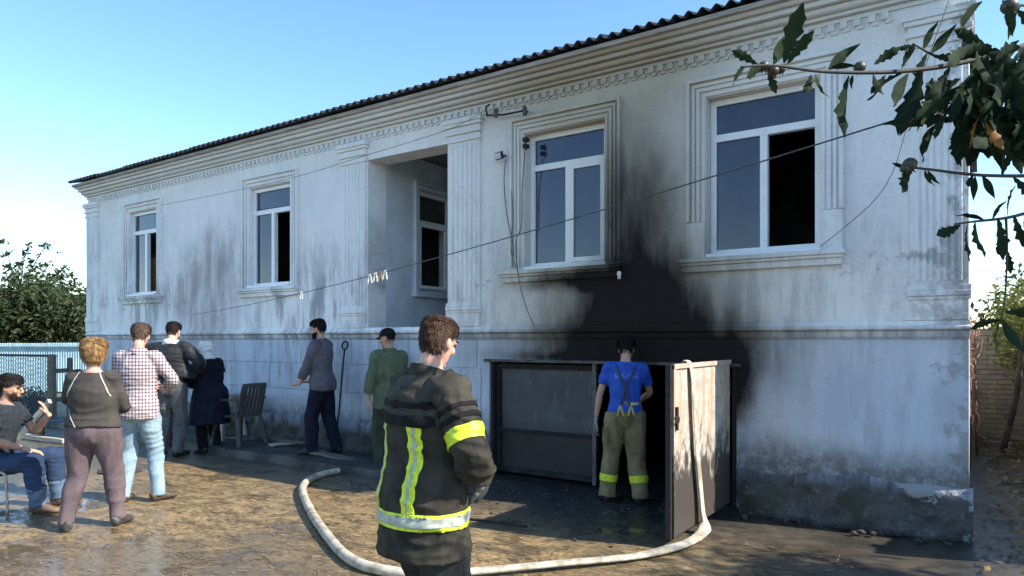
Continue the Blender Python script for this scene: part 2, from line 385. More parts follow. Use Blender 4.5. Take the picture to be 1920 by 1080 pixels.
# ================================================================== house
XL, XR, YB, ZC = -14.62, -0.10, 14.4, 4.36
XRI = XR-.62
house = tag(empty('house', (-7.35, 10.5, 0)), 'long white two-storey house with soot-blackened front and corrugated roof', 'house')
def grid_panel(mb, x0, x1, z0, z1, holes, y0, y1, plane='xz'):
    """a slab with rectangular openings; faces front, back and every reveal"""
    xs = sorted({x0, x1, *[v for h in holes for v in h[:2] if x0 < v < x1]}); zs = sorted({z0, z1, *[v for h in holes for v in h[2:] if z0 < v < z1]})
    def solid(i, j):
        if not (0 <= i < len(xs)-1 and 0 <= j < len(zs)-1): return False
        cx, cz = (xs[i]+xs[i+1])/2, (zs[j]+zs[j+1])/2
        return not any(h[0] < cx < h[1] and h[2] < cz < h[3] for h in holes)
    def P(x, y, z): return (x,y,z) if plane == 'xz' else (y,x,z)
    fl = plane != 'xz'
    def q(*v): mb.add(v[::-1] if fl else v, [(0,1,2,3)])
    for i in range(len(xs)-1):
        for j in range(len(zs)-1):
            if not solid(i,j): continue
            a,b_,c,d = xs[i],xs[i+1],zs[j],zs[j+1]
            q(P(a,y0,c),P(b_,y0,c),P(b_,y0,d),P(a,y0,d)); q(P(a,y1,d),P(b_,y1,d),P(b_,y1,c),P(a,y1,c))
            if not solid(i-1,j): q(P(a,y1,c),P(a,y0,c),P(a,y0,d),P(a,y1,d))
            if not solid(i+1,j): q(P(b_,y0,c),P(b_,y1,c),P(b_,y1,d),P(b_,y0,d))
            if not solid(i,j-1): q(P(a,y1,c),P(b_,y1,c),P(b_,y0,c),P(a,y0,c))
            if not solid(i,j+1): q(P(a,y0,d),P(b_,y0,d),P(b_,y1,d),P(a,y1,d))
    return mb
WZ0, WZ1 = 2.41, 3.93
WIN = [(-13.02,-12.09), (-9.40,-8.44), (-4.31,-3.31), (-2.215,-1.20)]
PORCH = (-6.83,-5.43,1.60,4.01); GATE = (-4.82,-1.93,-.2,1.36)
holes = [(a,b,WZ0,WZ1) for a,b in WIN] + [PORCH, GATE]
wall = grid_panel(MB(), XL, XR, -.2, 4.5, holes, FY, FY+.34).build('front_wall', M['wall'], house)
MB().add([(XR,FY+.0,-.2),(XR-.32,YB,-.2),(XR-.32,YB,4.5),(XR,FY+.0,4.5),(XR-.32,FY+.34,-.2),(XR-.6,YB,-.2),(XR-.6,YB,4.5),(XR-.32,FY+.34,4.5)],[(0,1,2,3),(5,4,7,6)]).build('side_wall', M['wall'], house)
grid_panel(MB(), FY+.34, YB, -.2, 4.5, [], XL, XL+.32, 'yz').build('side_wall', M['wall'], house)
MB().box(XL,XR-.32,YB,YB+.3,-.2,4.5).build('back_wall', M['wall'], house)
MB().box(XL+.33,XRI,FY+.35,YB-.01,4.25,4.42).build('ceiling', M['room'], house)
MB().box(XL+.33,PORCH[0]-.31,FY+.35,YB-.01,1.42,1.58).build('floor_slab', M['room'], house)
MB().box(PORCH[1]+.31,XRI,FY+.35,YB-.01,1.42,1.58).build('floor_slab', M['charred'], house)
# rooms behind the windows
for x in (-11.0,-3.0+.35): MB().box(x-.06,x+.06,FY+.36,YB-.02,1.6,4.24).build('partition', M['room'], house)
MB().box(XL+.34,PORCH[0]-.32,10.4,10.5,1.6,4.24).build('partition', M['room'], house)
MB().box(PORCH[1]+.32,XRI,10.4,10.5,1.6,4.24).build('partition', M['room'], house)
# garage
for a in ((-5.0,-4.9,FY+.36,11.5),(-1.86,-1.76,FY+.36,11.5)): MB().box(*a,-.2,1.41).build('garage_wall', M['charred'], house)
MB().box(-4.89,-1.87,11.4,11.5,-.2,1.41).build('garage_wall', M['charred'], house)
MB().box(-4.89,-1.87,FY-.02,11.39,-.1,.014).build('garage_floor', M['charred'], house)
# porch recess
pw = [(7.60,8.42,2.30,3.80)]
M['porchwall'] = mat('porch_limewash', (.60,.64,.66), (.50,.54,.56), 2.5, .9, .25, .008, coords='pos')
grid_panel(MB(), FY+.342, 8.9, 1.42, 4.24, pw, PORCH[0]-.30, PORCH[0], 'yz').build('porch_wall', M['porchwall'], house)
grid_panel(MB(), FY+.342, 8.9, 1.42, 4.24, [], PORCH[1], PORCH[1]+.30, 'yz').build('porch_wall', M['porchwall'], house)
grid_panel(MB(), PORCH[0]-.30, PORCH[1]+.30, 1.42, 4.24, [(-6.4,-5.6,1.6,3.6)], 8.902, 9.1).build('porch_wall', M['porchwall'], house)
MB().box(PORCH[0]+.002,PORCH[1]-.002,FY+.02,8.9,1.46,1.60).build('porch_floor', M['concrete'], house)
MB().box(-6.4,-5.6,8.98,9.03,1.6,3.6).build('porch_door', mat('dark_door', (.05,.035,.025), (.03,.022,.018), 6, .5), house)

# ---- profiles run round the three visible sides
OSC = 1.0
def run_round(prof, xl=XL, xr=XR, yb=YB, ends=True):
    mb = MB(); n = len(prof); k = 0
    for (px, py) in ((1,0),(1,1),(0,1),(0,0)):
        for (o, z) in prof:
            o = o*OSC; x = (xr+o*.3) if px else (xl-o*.15); y = (FY-o) if py else (FY+.06 if px else yb)
            mb.v.append((x,y,z))
    for s in range(3):
        for i in range(n-1): mb.f.append((s*n+i, s*n+i+1, (s+1)*n+i+1, (s+1)*n+i))
    return mb
# cornice in separate runs of moulding
C1 = [(0,4.355),(.030,4.355),(.030,4.388),(.018,4.389),(.018,4.396),(.095,4.397),(.095,4.425),(.082,4.426),(.002,4.428)]
C2 = [(.06,4.4285),(.150,4.429),(.175,4.437),(.190,4.455),(.192,4.470),(.178,4.471),(.178,4.478),(.06,4.480)]
C3 = [(.14,4.4805),(.270,4.481),(.270,4.520),(.255,4.521),(.255,4.528),(.330,4.529),(.345,4.540),(.352,4.560),(.14,4.562)]
C4 = [(.30,4.5605),(.425,4.561),(.425,4.604),(.30,4.606)]
M['fascia'] = mat('weathered_fascia', (.40,.36,.31), (.27,.23,.20), 4, .8, .3, .006, stretch=(1,1,8), coords='pos')
OSC = .66
for c in (C1,C2,C3): run_round(c).build('cornice_moulding', M['cornice'], house)
run_round(C4).build('fascia_board', M['fascia'], house)
OSC = 1.0
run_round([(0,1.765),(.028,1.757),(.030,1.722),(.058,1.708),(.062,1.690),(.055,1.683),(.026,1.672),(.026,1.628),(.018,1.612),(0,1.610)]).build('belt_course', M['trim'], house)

# dentils: small stepped blocks under the cornice
dm = MB().box(-.027,.027,-.030,.02,-.028,.028).box(.0,.050,-.018,.018,-.060,-.0285).mesh('dentil', M['cornice'])
x = XL+.18
while x < -.62:
    o = link('dentil', dm, house); o.location = (x+random.uniform(-.006,.006), FY, 4.322+random.uniform(-.003,.003)); x += .105

# ---- pilasters
def pilaster(x0, x1, nr=6):
    p = MB(); y = FY
    p.box(x0,x1,y-.030,y+.01,2.045,3.985)
    pil = p.build('pilaster', M['trim'], house)
    w_ = (x1-x0)
    for i in range(nr):
        cx = x0+.03+(w_-.06)*(i+.5)/nr; r = (w_-.06)/nr*.36
        pts = [(cx+r*math.cos(a), y-.0302-r*.85*math.sin(a)) for a in np.linspace(0,math.pi,7)]
        q = MB(); v = [(a,b_,2.075) for a,b_ in pts]+[(a,b_,3.955) for a,b_ in pts]; m_ = len(pts)
        q.add(v, [(i_,i_+1,m_+i_+1,m_+i_) for i_ in range(m_-1)][::1]+[tuple(range(m_-1,-1,-1)),tuple(range(m_,2*m_))])
        q.build('rib', M['trim'], pil)
    for (e,a,b_) in ((.050,3.986,4.03),(.038,4.0305,4.075),(.060,4.0755,4.115),(.045,4.1155,4.165),(.070,4.1655,4.205),(.085,4.2055,4.262)):
        MB().box(x0-(e-.03),min(x1+(e-.03),XR+e),y-e,y+.01,a,b_).build('capital_band', M['trim'], pil, bevel=.006)
    for (e,a,b_) in ((.045,2.0,2.0445),(.060,1.955,1.9995),(.048,1.925,1.9545)):
        MB().box(x0-.02,x1+(.02 if x1 < XR-.05 else .02),y-e,y+.01,a,b_).build('base_band', M['trim'], pil, bevel=.006)
    MB().box(x0-.03,x1+.0,y-.034,y+.01,1.762,1.9245).build('pedestal', M['wall'], pil)
pilaster(XL,-14.18,5); pilaster(-7.32,-6.86,6); pilaster(-5.425,-4.94,6); pilaster(-.505,XR,7)

# ---- windows
def bars(x0,x1,z0,z1,holes_,y0,y1): return grid_panel(MB(), x0,x1,z0,z1,holes_,y0,y1)
def window(x0,x1,z0,z1,y,closed=False,ang=78,wide=True,curtain=False):
    f = .055; mx = (x0+x1)/2; zt = z0+(z1-z0)*.755; h = .034
    win = bars(x0,x1,z0,z1,[(x0+f,mx-h,z0+f,zt-h),(mx+h,x1-f,z0+f,zt-h),(x0+f,x1-f,zt+h,z1-f)],y,y+.065).build('window', M['pvc'], house, bevel=.004)
    MB().box(x0+f-.005,x1-f+.005,y+.028,y+.036,zt+h-.005,z1-f+.005).build('pane', M['glass'], win)
    MB().box(x0+f-.005,mx-h+.005,y+.0281,y+.0361,z0+f-.005,zt-h+.005).build('pane', M['glass'], win)
    a, b_, c, d = mx+h-.012, x1-f+.012, z0+f-.012, zt-h+.012; fs = .05
    if closed:
        bars(a,b_,c,d,[(a+fs,b_-fs,c+fs,d-fs)],y-.012,y+.04).build('sash', M['pvc'], win, bevel=.004)
        MB().box(a+fs-.004,b_-fs+.004,y+.01,y+.018,c+fs-.004,d-fs+.004).build('pane', M['glass'], win)
    else:
        sb = grid_panel(MB(), a-b_, 0, c, d, [(a-b_+fs,-fs,c+fs,d-fs)], 0, .05); gb = MB().box(a-b_+fs-.004,-fs+.004,.02,.028,c+fs-.004,d-fs+.004)
        rot = Matrix.Translation((b_,y+.04,0)) @ Matrix.Rotation(R(-ang),4,'Z')
        for m_, nm, mm in ((sb,'sash',M['pvc']),(gb,'pane',M['glass'])):
            m_.v = [tuple(rot @ Vector(v)) for v in m_.v]; m_.build(nm, mm, win)
    MB().box(x0-.02,x1+.02,y-.12,y+.01,z0-.022,z0+.012).build('sill_board', M['pvc'], win, bevel=.004)
    if curtain:
        cb = MB(); n_ = 24
        v = [(x0+.06+(mx-x0-.08)*i/n_, y+.22+.02*math.sin(i*1.4), zz) for zz in (z0+.06, zt-.45) for i in range(n_+1)]
        cb.add(v, [(i,i+1,n_+2+i,n_+1+i) for i in range(n_)]).build('curtain', mat('rust_brown_curtain',(.34,.15,.06),(.22,.10,.05),9,.9), win)
    return win
def pi_band(x0,x1,z0,z1,o0,o1,e,name,parent,mm,zb=None):
    zb = zb if zb is not None else z0
    poly = [(x0-o1,zb),(x0-o0,zb),(x0-o0,z1+o0),(x1+o0,z1+o0),(x1+o0,zb),(x1+o1,zb),(x1+o1,z1+o1),(x0-o1,z1+o1)]
    MB().prism_xz(poly, FY-e, FY+.005).build(name, mm, parent, bevel=.005)
for k, (a, b_) in enumerate(WIN):
    wn = window(a+.004,b_-.004,WZ0+.004,WZ1-.004,FY+(.10 if k >= 2 else .055),closed=(k==2),curtain=(k==0))
    rich = k >= 2
    if rich:
        for (o0,o1,e) in ((.012,.045,.022),(.062,.095,.034),(.112,.140,.030),(.160,.195,.050)):
            pi_band(a,b_,WZ0,WZ1,o0,o1,e,'surround_moulding',wn,M['trim'],2.74 if k==3 else WZ0+.02)
        pi_band(a,b_,WZ0,WZ1,.008,.198,.012,'surround_moulding',wn,M['trim'],WZ0-.05)
        if k == 3:
            for s0,s1 in ((a-.20,a-.01),(b_+.01,b_+.19)): MB().box(s0,s1,FY-.040,FY+.004,WZ0-.06,2.735).build('surround_block', M['trim'], wn, bevel=.008)
    else:
        for (o0,o1,e) in ((.012,.06,.020),(.085,.115,.030),(.15,.19,.040)):
            pi_band(a,b_,WZ0,WZ1,o0,o1,e,'surround_moulding',wn,M['trim'],WZ0-.03)
    ex = .30 if k == 2 else .27
    l = .33 if k == 2 else ex
    for (e,z0_,z1_,in_) in ((.095,2.345,2.386,0),(.075,2.315,2.3445,.015),(.050,2.255,2.3145,.03)):
        MB().box(a-l+in_,b_+.21-in_,FY-e,FY+.004,z0_,z1_).build('sill_moulding', M['trim'], wn, bevel=.006)
# side window of the porch (in the plane of the recess wall)
def porch_window():
    y0,y1,z0,z1 = pw[0]; X = PORCH[0]-.10; f=.055; zt = z0+(z1-z0)*.70
    wn = grid_panel(MB(), y0,y1,z0,z1,[(y0+f,y1-f,z0+f,zt-.03),(y0+f,y1-f,zt+.03,z1-f)],X-.06,X,'yz').build('window', M['pvc'], house)
    MB().box(X-.036,X-.028,y0+f-.004,y1-f+.004,zt+.026,z1-f+.004).build('pane', M['glass'], wn)
    sb = grid_panel(MB(), y0+f,y1-f-.06,z0+f,zt-.03,[(y0+f+.05,y1-f-.11,z0+f+.05,zt-.08)],X+.03,X+.07,'yz')
    sb.build('sash', M['pvc'], wn)
    for (o0,o1,e) in ((.0,.05,.03),(.07,.10,.05)):
        poly = [(y0-o1,z0-.02),(y0-o0,z0-.02),(y0-o0,z1+o0),(y1+o0,z1+o0),(y1+o0,z0-.02),(y1+o1,z0-.02),(y1+o1,z1+o1),(y0-o1,z1+o1)]
        m_ = MB().prism_xz(poly,0,1); m_.v = [(PORCH[0]-.005+(e+.005)*y, x, z) for x,y,z in m_.v]; m_.build('surround_moulding', M['porchwall'], wn)
    MB().box(PORCH[0]-.1,PORCH[0]+.09,y0-.13,y1+.1,z0-.075,z0-.021).build('sill_moulding', M['porchwall'], wn)
porch_window()

# ---- scored render blocks, lower left
x = -14.55; row = 0
bx_ = {}
for (z0,z1) in ((.52,.875),(.885,1.255),(1.265,1.602)):
    x = -14.58 - (row%2)*.27; row += 1
    while x < -4.95:
        xa_, xb_ = max(x,-14.60), min(x+.54+random.uniform(-.03,.03), -4.93)
        if xb_-xa_ > .08: MB().box(xa_+.004,xb_-.004,FY-.014-random.uniform(0,.003),FY+.002,z0,z1).build('render_block', M['wall'], house, bevel=.005)
        x = xb_ if xb_ > x else x+.5
# ---- plinth, rough and bulging
def plinth(x0,x1,zt0,zt1):
    n = int((x1-x0)/.04); m_ = 12; V = []; F2 = []
    for i in range(n+1):
        x = x0+(x1-x0)*i/n; zt = zt0+(zt1-zt0)*i/n + .02*math.sin(x*5)+.012*math.sin(x*13)
        for j in range(m_+1):
            t = j/m_; z = -.15+(zt+.15)*t
            e = .055+.018*math.sin(x*7+z*9)+.014*math.sin(x*17-z*23)+random.uniform(-.006,.006)
            if t > .93: e = .012
            if j == m_: e = -.01
            V.append((x,FY-e,z))
    k = m_+1
    for i in range(n):
        for j in range(m_): F2.append((i*k+j,(i+1)*k+j,(i+1)*k+j+1,i*k+j+1))
    MB().add(V,F2).build('plinth', M['plinth'], house, smooth=True)
plinth(XL-.02,-4.86,.56,.52); plinth(-1.90,XR+.03,.40,.44)
# ---- roof: corrugated sheets
PITCH=.131; SLOPE=R(17)
def sheet_mesh(nw, L=4.5):
    n = nw*8; V=[]; F2=[]; 
    for (s0, s1) in ((0,.0),(L,.0)):
        for th in (0,.007):
            for i in range(n+1):
                xx = PITCH*nw*i/n; zz = .026*math.cos(2*math.pi*xx/PITCH)+th
                V.append((xx, s0*math.cos(SLOPE)-th*math.sin(SLOPE), s0*math.sin(SLOPE)+zz))
    k=n+1
    for i in range(n):
        F2 += [(i,k+i,k+i+1,i+1),(k+i,3*k+i,3*k+i+1,k+i+1),(2*k+i,i,i+1,2*k+i+1)]
    return MB().add(V,F2).mesh('roof_sheet', M['roof'], True)
sm = sheet_mesh(8)
x = XL-.06
while x < XR-.5:
    o = link('roof_sheet', sm, house); o.location = (x, FY-.335+random.uniform(-.018,.018), 4.640+random.uniform(-.004,.004)); x += PITCH*8-.004
MB().add([(XL,FY-.2,4.59),(XR,FY-.2,4.59),(XR,10.4,5.85),(XL,10.4,5.85),(XL,YB+.5,4.59),(XR,YB+.5,4.59)],[(0,1,2,3),(3,2,5,4),(0,3,4),(1,5,2)]).build('roof_deck', M['roof'], house)

# ---- garage gate: fixed left leaf, right leaf swung out
gt = MB(); gx0,gx1,gz1 = -4.82,-3.44,1.35
gate = tag(empty('garage_gate', (-4.1,6.75,0)), 'charred grey steel gate leaf closing the left half of the garage opening', 'gate')
grid_panel(MB(), gx0+.03,gx1,.05,gz1-.03,[(gx0+.09,gx1-.055,.56,gz1-.09),(gx0+.09,gx1-.055,.11,.515)],6.705,6.755).build('frame', M['steel_dark'], gate, bevel=.004)
def sheet_mat(name, c1, c2, c3, zf):
    m, b, p = new_mat(name); P = b.pos(); X,Y,Z = b.xyz(P)
    n = b.noise(P, 2.2, 6, .62); n2 = b.noise(b.scale(P,(3,3,1.2)), 3.5, 6, .65)
    c = b.mix(b.step(n, .35,.65), c1, c2); c = b.mix(b.step(n2, .55,.68,0,.7), c, c3)
    c = b.mix(b.step(b.math('ADD', Z, b.math('MULTIPLY', n, .5)), zf, zf+.45, 1, 0), c, (.016,.016,.018))
    up = b.step(b.math('ADD', b.math('ADD', Z, b.math('MULTIPLY',X,.16)), b.math('MULTIPLY', n2, .5)), 1.02, .95, 0, 1)
    c = b.mix(b.math('MULTIPLY', b.math('SUBTRACT', 1.0, up), .55), c, (.035,.033,.036))
    b.put(p.inputs['Base Color'], c); p.inputs['Roughness'].default_value=.55; p.inputs['Metallic'].default_value=.15
    b.put(p.inputs['Normal'], b.bump(b.math('ADD', n2, b.noise(P,1.3,2,.4)), .4, .015)); return m
M['gate_up'] = sheet_mat('scorched_blue_grey_sheet', (.062,.068,.078), (.036,.040,.046), (.11,.10,.095), .55)
M['gate_lo'] = sheet_mat('charred_sheet', (.012,.013,.016), (.008,.009,.010), (.018,.018,.018), -1)
MB().box(gx0+.088,gx1-.053,6.735,6.742,.558,gz1-.088).build('panel', M['gate_up'], gate)
MB().box(gx0+.088,gx1-.053,6.735,6.742,.108,.517).build('panel', M['gate_lo'], gate)
MB().box(gx1-.05,gx1-.004,6.66,6.7045,.03,1.352).build('edge_post', mat('grey_angle_iron',(.08,.08,.083),(.03,.03,.03),8,.5,metal=.2,coords='pos'), gate)
MB().box(GATE[0],GATE[0]+.035,6.63,6.80,.0,1.358).build('gate_jamb', M['black_iron'], house)
MB().box(GATE[1]-.05,GATE[1]-.002,6.63,6.80,.0,1.358).build('gate_jamb', M['black_iron'], house)
MB().box(GATE[0]-.06,GATE[1]+.05,6.57,6.62,1.345,1.375).build('lintel_angle', mat('lintel_iron',(.075,.068,.058),(.02,.019,.018),7,.6,coords='pos'), house)
# open leaf
def leaf_mat():
    m, b, p = new_mat('peeling_white_gate_paint'); P = b.pos(); X,Y,Z = b.xyz(P)
    n = b.noise(b.scale(P,(1,6,3.2)), 1.9, 6, .68); n2 = b.noise(b.scale(P,(1,1,1)), 8, 6, .65); st = b.noise(b.scale(P,(1,14,.7)),1,5,.6)
    c = b.mix(b.step(n2,.4,.65), (.46,.43,.375), (.30,.275,.24))
    c = b.mix(b.math('MULTIPLY', b.step(st,.45,.62), b.step(Z,.55,1.1,.3,.9)), c, (.46,.25,.14))
    low = b.math('ADD', n, b.step(Z, .05, 1.15, .42, -.09))
    c = b.mix(b.step(low,.50,.72), c, (.045,.036,.030))
    c = b.mix(b.step(b.noise(P, 24, 3, .6), .60,.70,0,.55), c, (.1,.08,.07))
    b.put(p.inputs['Base Color'], c); p.inputs['Roughness'].default_value=.6
    b.put(p.inputs['Normal'], b.bump(b.math('ADD', n2, low), .4, .008)); return m
M['leaf'] = leaf_mat()
leafg = tag(empty('open_gate_leaf', (-1.99,5.85,0)), 'open gate leaf with peeling white paint, scorched at the foot, swung out of the garage', 'gate')
ly0, ly1, lx = 5.08, 6.58, -2.0
grid_panel(MB(), ly0,ly1,.06,1.405,[(ly0+.07,ly1-.07,.13,1.34)],lx-.03,lx+.012,'yz').build('frame', M['black_iron'], leafg, bevel=.004)
MB().box(lx+.0125,lx+.017,ly0+.035,ly1-.02,.065,1.40).build('panel', M['leaf'], leafg)
MB().box(lx+.0172,lx+.030,ly0+.03,ly0+.075,.07,1.40).build('edge_strip', M['leaf'], leafg)
MB().box(lx+.0172,lx+.034,ly0+.03,ly1-.02,1.375,1.412).build('edge_strip', M['leaf'], leafg)
MB().tube([(lx+.045,ly0+.06+.035*math.cos(a),.98+.03*math.sin(a)) for a in np.linspace(0,2*math.pi,13)],.007,6).box(lx+.03,lx+.05,ly0+.05,ly0+.075,.90,1.08).build('latch', M['black_iron'], leafg)
for z in (.25,1.15): MB().tube([(lx,ly1+.015,z-.06),(lx,ly1+.015,z+.06)],.016,8).build('hinge', M['black_iron'], leafg)
# ================================================================== people
def remesh(mb, voxel, smooth=4, fac=.5):
    me = mb.mesh('tmp'); o = bpy.data.objects.new('tmp', me); COL.objects.link(o)
    r = o.modifiers.new('r','REMESH'); r.mode = 'VOXEL'; r.voxel_size = voxel; r.use_smooth_shade = True
    if smooth: s = o.modifiers.new('s','SMOOTH'); s.iterations = smooth; s.factor = fac
    dg = bpy.context.evaluated_depsgraph_get()
    out = bpy.data.meshes.new_from_object(o.evaluated_get(dg))
    bpy.data.objects.remove(o); bpy.data.meshes.remove(me)
    return out
def get_co(me):
    a = np.empty(len(me.vertices)*3, np.float32); me.vertices.foreach_get('co', a); return a.reshape(-1,3).astype(np.float64)
def get_no(me):
    a = np.empty(len(me.vertices)*3, np.float32); me.vertex_normals.foreach_get('vector', a); return a.reshape(-1,3).astype(np.float64)
def set_co(me, a): me.vertices.foreach_set('co', a.astype(np.float32).ravel()); me.update()
class SN:  # smooth pseudo-noise from random waves
    def __init__(s, seed, k=10, aniso=(1,1,1)):
        r = np.random.default_rng(seed); d = r.normal(size=(k,3)); d /= np.linalg.norm(d,axis=1)[:,None]
        s.d = d*np.array(aniso)*r.uniform(.6,1.5,(k,1)); s.p = r.uniform(0,6.28,k)
    def __call__(s, p, f): return np.sin(p@(s.d.T*f)+s.p).mean(1)*1.6
def wrinkle(me, amp, freq=22, seed=1, aniso=(1,1,1.8), mask=None, hz=.5):
    co, no = get_co(me), get_no(me)
    nv, nh, n2, wp = SN(seed,7,(1,1,.28)), SN(seed+1,7,(.45,.45,1.5)), SN(seed+3,9), SN(seed+2,6)
    freq = freq*3.0; amp = amp*1.5; q = co + np.stack([wp(co+i*3.1, 9) for i in range(3)],1)*.05
    sel = np.clip((hz if aniso[2]>1.6 else .18)+1.0*n2(co,6.0),0,1); rv = (1-np.abs(nv(q,freq*.8)))**2-.45; rh = (1-np.abs(nh(q,freq*.9)))**2-.45
    d = (rv*(1-sel)+rh*sel)*1.5 + .35*n2(q,freq*.5)
    if mask is not None: d = d*mask(co)
    set_co(me, co+no*(d*amp)[:,None])
def loft(mb, pts, rad, n=16, sub=5, ref=(1,0,0), caps=True):
    P = [Vector(p) for p in pts]; Rr = [Vector((r[0],r[1],0)) if isinstance(r,(tuple,list)) else Vector((r,r,0)) for r in rad]
    if len(P) > 2: P2, R2 = catmull(P,sub), catmull(Rr,sub)
    else:
        P2 = [P[0].lerp(P[1],t/sub) for t in range(sub+1)]; R2 = [Rr[0].lerp(Rr[1],t/sub) for t in range(sub+1)]
    k = len(mb.v); m = len(P2); u0 = Vector(ref)
    for i,p in enumerate(P2):
        t = (P2[min(i+1,m-1)]-P2[max(i-1,0)]).normalized()
        u = u0-t*u0.dot(t)
        if u.length < 1e-3: u = t.orthogonal()
        u.normalize(); u0 = u; v = t.cross(u)
        for j in range(n):
            a = 2*math.pi*j/n; mb.v.append(tuple(p+u*max(R2[i].x,.002)*math.cos(a)+v*max(R2[i].y,.002)*math.sin(a)))
    for i in range(m-1):
        for j in range(n): mb.f.append((k+i*n+j,k+i*n+(j+1)%n,k+(i+1)*n+(j+1)%n,k+(i+1)*n+j))
    mb.f.append(tuple(k+j for j in range(n-1,-1,-1))); mb.f.append(tuple(k+(m-1)*n+j for j in range(n)))
def ik(a, tgt, l1, l2, hint):
    a, tgt, hint = Vector(a), Vector(tgt), Vector(hint); d = tgt-a; L = min(d.length, (l1+l2)*.995); d.normalize(); tgt = a+d*L
    x = (l1*l1-l2*l2+L*L)/(2*L); h = math.sqrt(max(l1*l1-x*x,0)); p = hint-d*hint.dot(d); p.normalize()
    return a+d*x+p*h, tgt
HEAD = [(-.016,.016,.066,.030),(-.006,.034,.080,.010),(.012,.049,.087,-.020),(.04,.060,.088,-.052),(.072,.068,.088,-.078),(.105,.0725,.087,-.094),(.135,.0755,.088,-.101),(.165,.0755,.083,-.102),(.19,.069,.069,-.091),(.208,.055,.046,-.071),(.220,.032,.014,-.038)]
def head_ring(z):
    zs = [h[0] for h in HEAD]; return [float(np.interp(z, zs, [h[i] for h in HEAD])) for i in (1,2,3)]
def head_pt(th, z, off=0):   # th 0 = face (+y), pi = back
    w_, yf, yb = head_ring(z); cy = (yf+yb)/2; ry = (yf-yb)/2
    return Vector(((w_+off)*math.sin(th), cy+(ry+off)*math.cos(th), z))
def add_head(mb, Mh, s):
    h = MB()
    loft(h, [(0,(a[2]+a[3])/2,a[0]) for a in HEAD], [(a[1],(a[2]-a[3])/2) for a in HEAD], 20, 3)
    loft(h, [(0,.084,.122),(0,.100,.092),(0,.110,.076),(0,.094,.062)], [(.008,.01),(.011,.012),(.016,.012),(.012,.008)], 10, 3)
    h.ball((-.014,.092,.068),.009); h.ball((.014,.092,.068),.009)
    h.ball((-.031,.076,.123),(.026,.016,.009)); h.ball((.031,.076,.123),(.026,.016,.009))
    h.ball((0,.086,.044),(.024,.012,.007)); h.ball((0,.083,.033),(.020,.013,.008)); h.ball((0,.074,.004),(.022,.020,.018))
    h.ball((-.042,.062,.078),(.024,.022,.024)); h.ball((.042,.062,.078),(.024,.022,.024))
    for sx in (-1,1): h.ball((sx*.078,-.012,.096),(.011,.021,.033), M=Matrix.Rotation(R(14),3,'X'))
    mb.add([tuple(Mh@(Vector(v)*s)) for v in h.v], h.f)
def hair_mesh(Mh, s, style, seed=1):
    """cap that covers the scalp plus a few thousand tapered locks"""
    r = random.Random(seed); mb = MB()
    L, vol, front, side, back, n = style['len'], style.get('vol',.008), style.get('front',.166), style.get('side',.118), style.get('back',.03), style.get('n',1500)
    def zlow(th):
        c = math.cos(th)
        if c > .45: return front - .012*(1-c)
        if c > -.15: return side + (front-.012*(1-.45)-side)*max(0,(c-.15)/.30)**1 if c > .15 else side
        return back + (side-back)*max(0,(c+.75)/.6) if c > -.75 else back
    def off(th, z): return vol*min(1,max(0,(z-zlow(th))/.055))**.7+.0015
    nt_, nz = 40, 10; k = 0
    for i in range(nz+1):
        for j in range(nt_):
            th = 2*math.pi*j/nt_-math.pi; z0 = zlow(th); z = z0+(.2185-z0)*i/nz
            p = head_pt(th, z, off(th,z) if i else -.002); p.z += vol*.8*max(0,(z-.15)/.07)+ .002*math.sin(th*17+z*90); mb.v.append(tuple(Mh@(p*s)))
    for i in range(nz):
        for j in range(nt_): mb.f.append((i*nt_+j,i*nt_+(j+1)%nt_,(i+1)*nt_+(j+1)%nt_,(i+1)*nt_+j))
    mb.f.append(tuple(nz*nt_+j for j in range(nt_)))
    up = Vector((0,0,1)); comb = Vector(style.get('comb',(0,-.2,-1)))
    for q in range(n):
        th = r.uniform(-math.pi,math.pi); z0 = zlow(th); z = z0+(.219-z0)*r.random()**.8
        p = head_pt(th,z,off(th,z)-.002); p.z += vol*.8*max(0,(z-.15)/.07)
        nrm = Vector((math.sin(th)*(1 if z<.19 else .6),math.cos(th)*(1 if z<.19 else .6),.15+max(0,(z-.15)*18))).normalized()
        c = comb+Vector((r.uniform(-.5,.5),r.uniform(-.5,.5),r.uniform(-.25,.25)))
        if z > .18: c = Vector((math.sin(th)*.9,style.get('top',(.5))*1.0+math.cos(th)*.3,-.05))+Vector((r.uniform(-.4,.4),r.uniform(-.4,.4),0))
        c = (c-nrm*c.dot(nrm)).normalized(); l = L*r.uniform(.6,1.15)
        d1 = (c+nrm*style.get('lift',.45)).normalized(); d2 = (c+nrm*.05+Vector((0,0,-.25))).normalized()
        sd = d1.cross(nrm).normalized()*r.uniform(.0025,.0045)
        a, b_, e = p, p+d1*l*.5, p+d1*l*.5+d2*l*.5
        kk = len(mb.v); mb.v += [tuple(Mh@(v*s)) for v in (a-sd,a+sd,b_-sd*.9,b_+sd*.9,e)]
        mb.f += [(kk,kk+1,kk+3,kk+2),(kk+2,kk+3,kk+4)]
    return mb
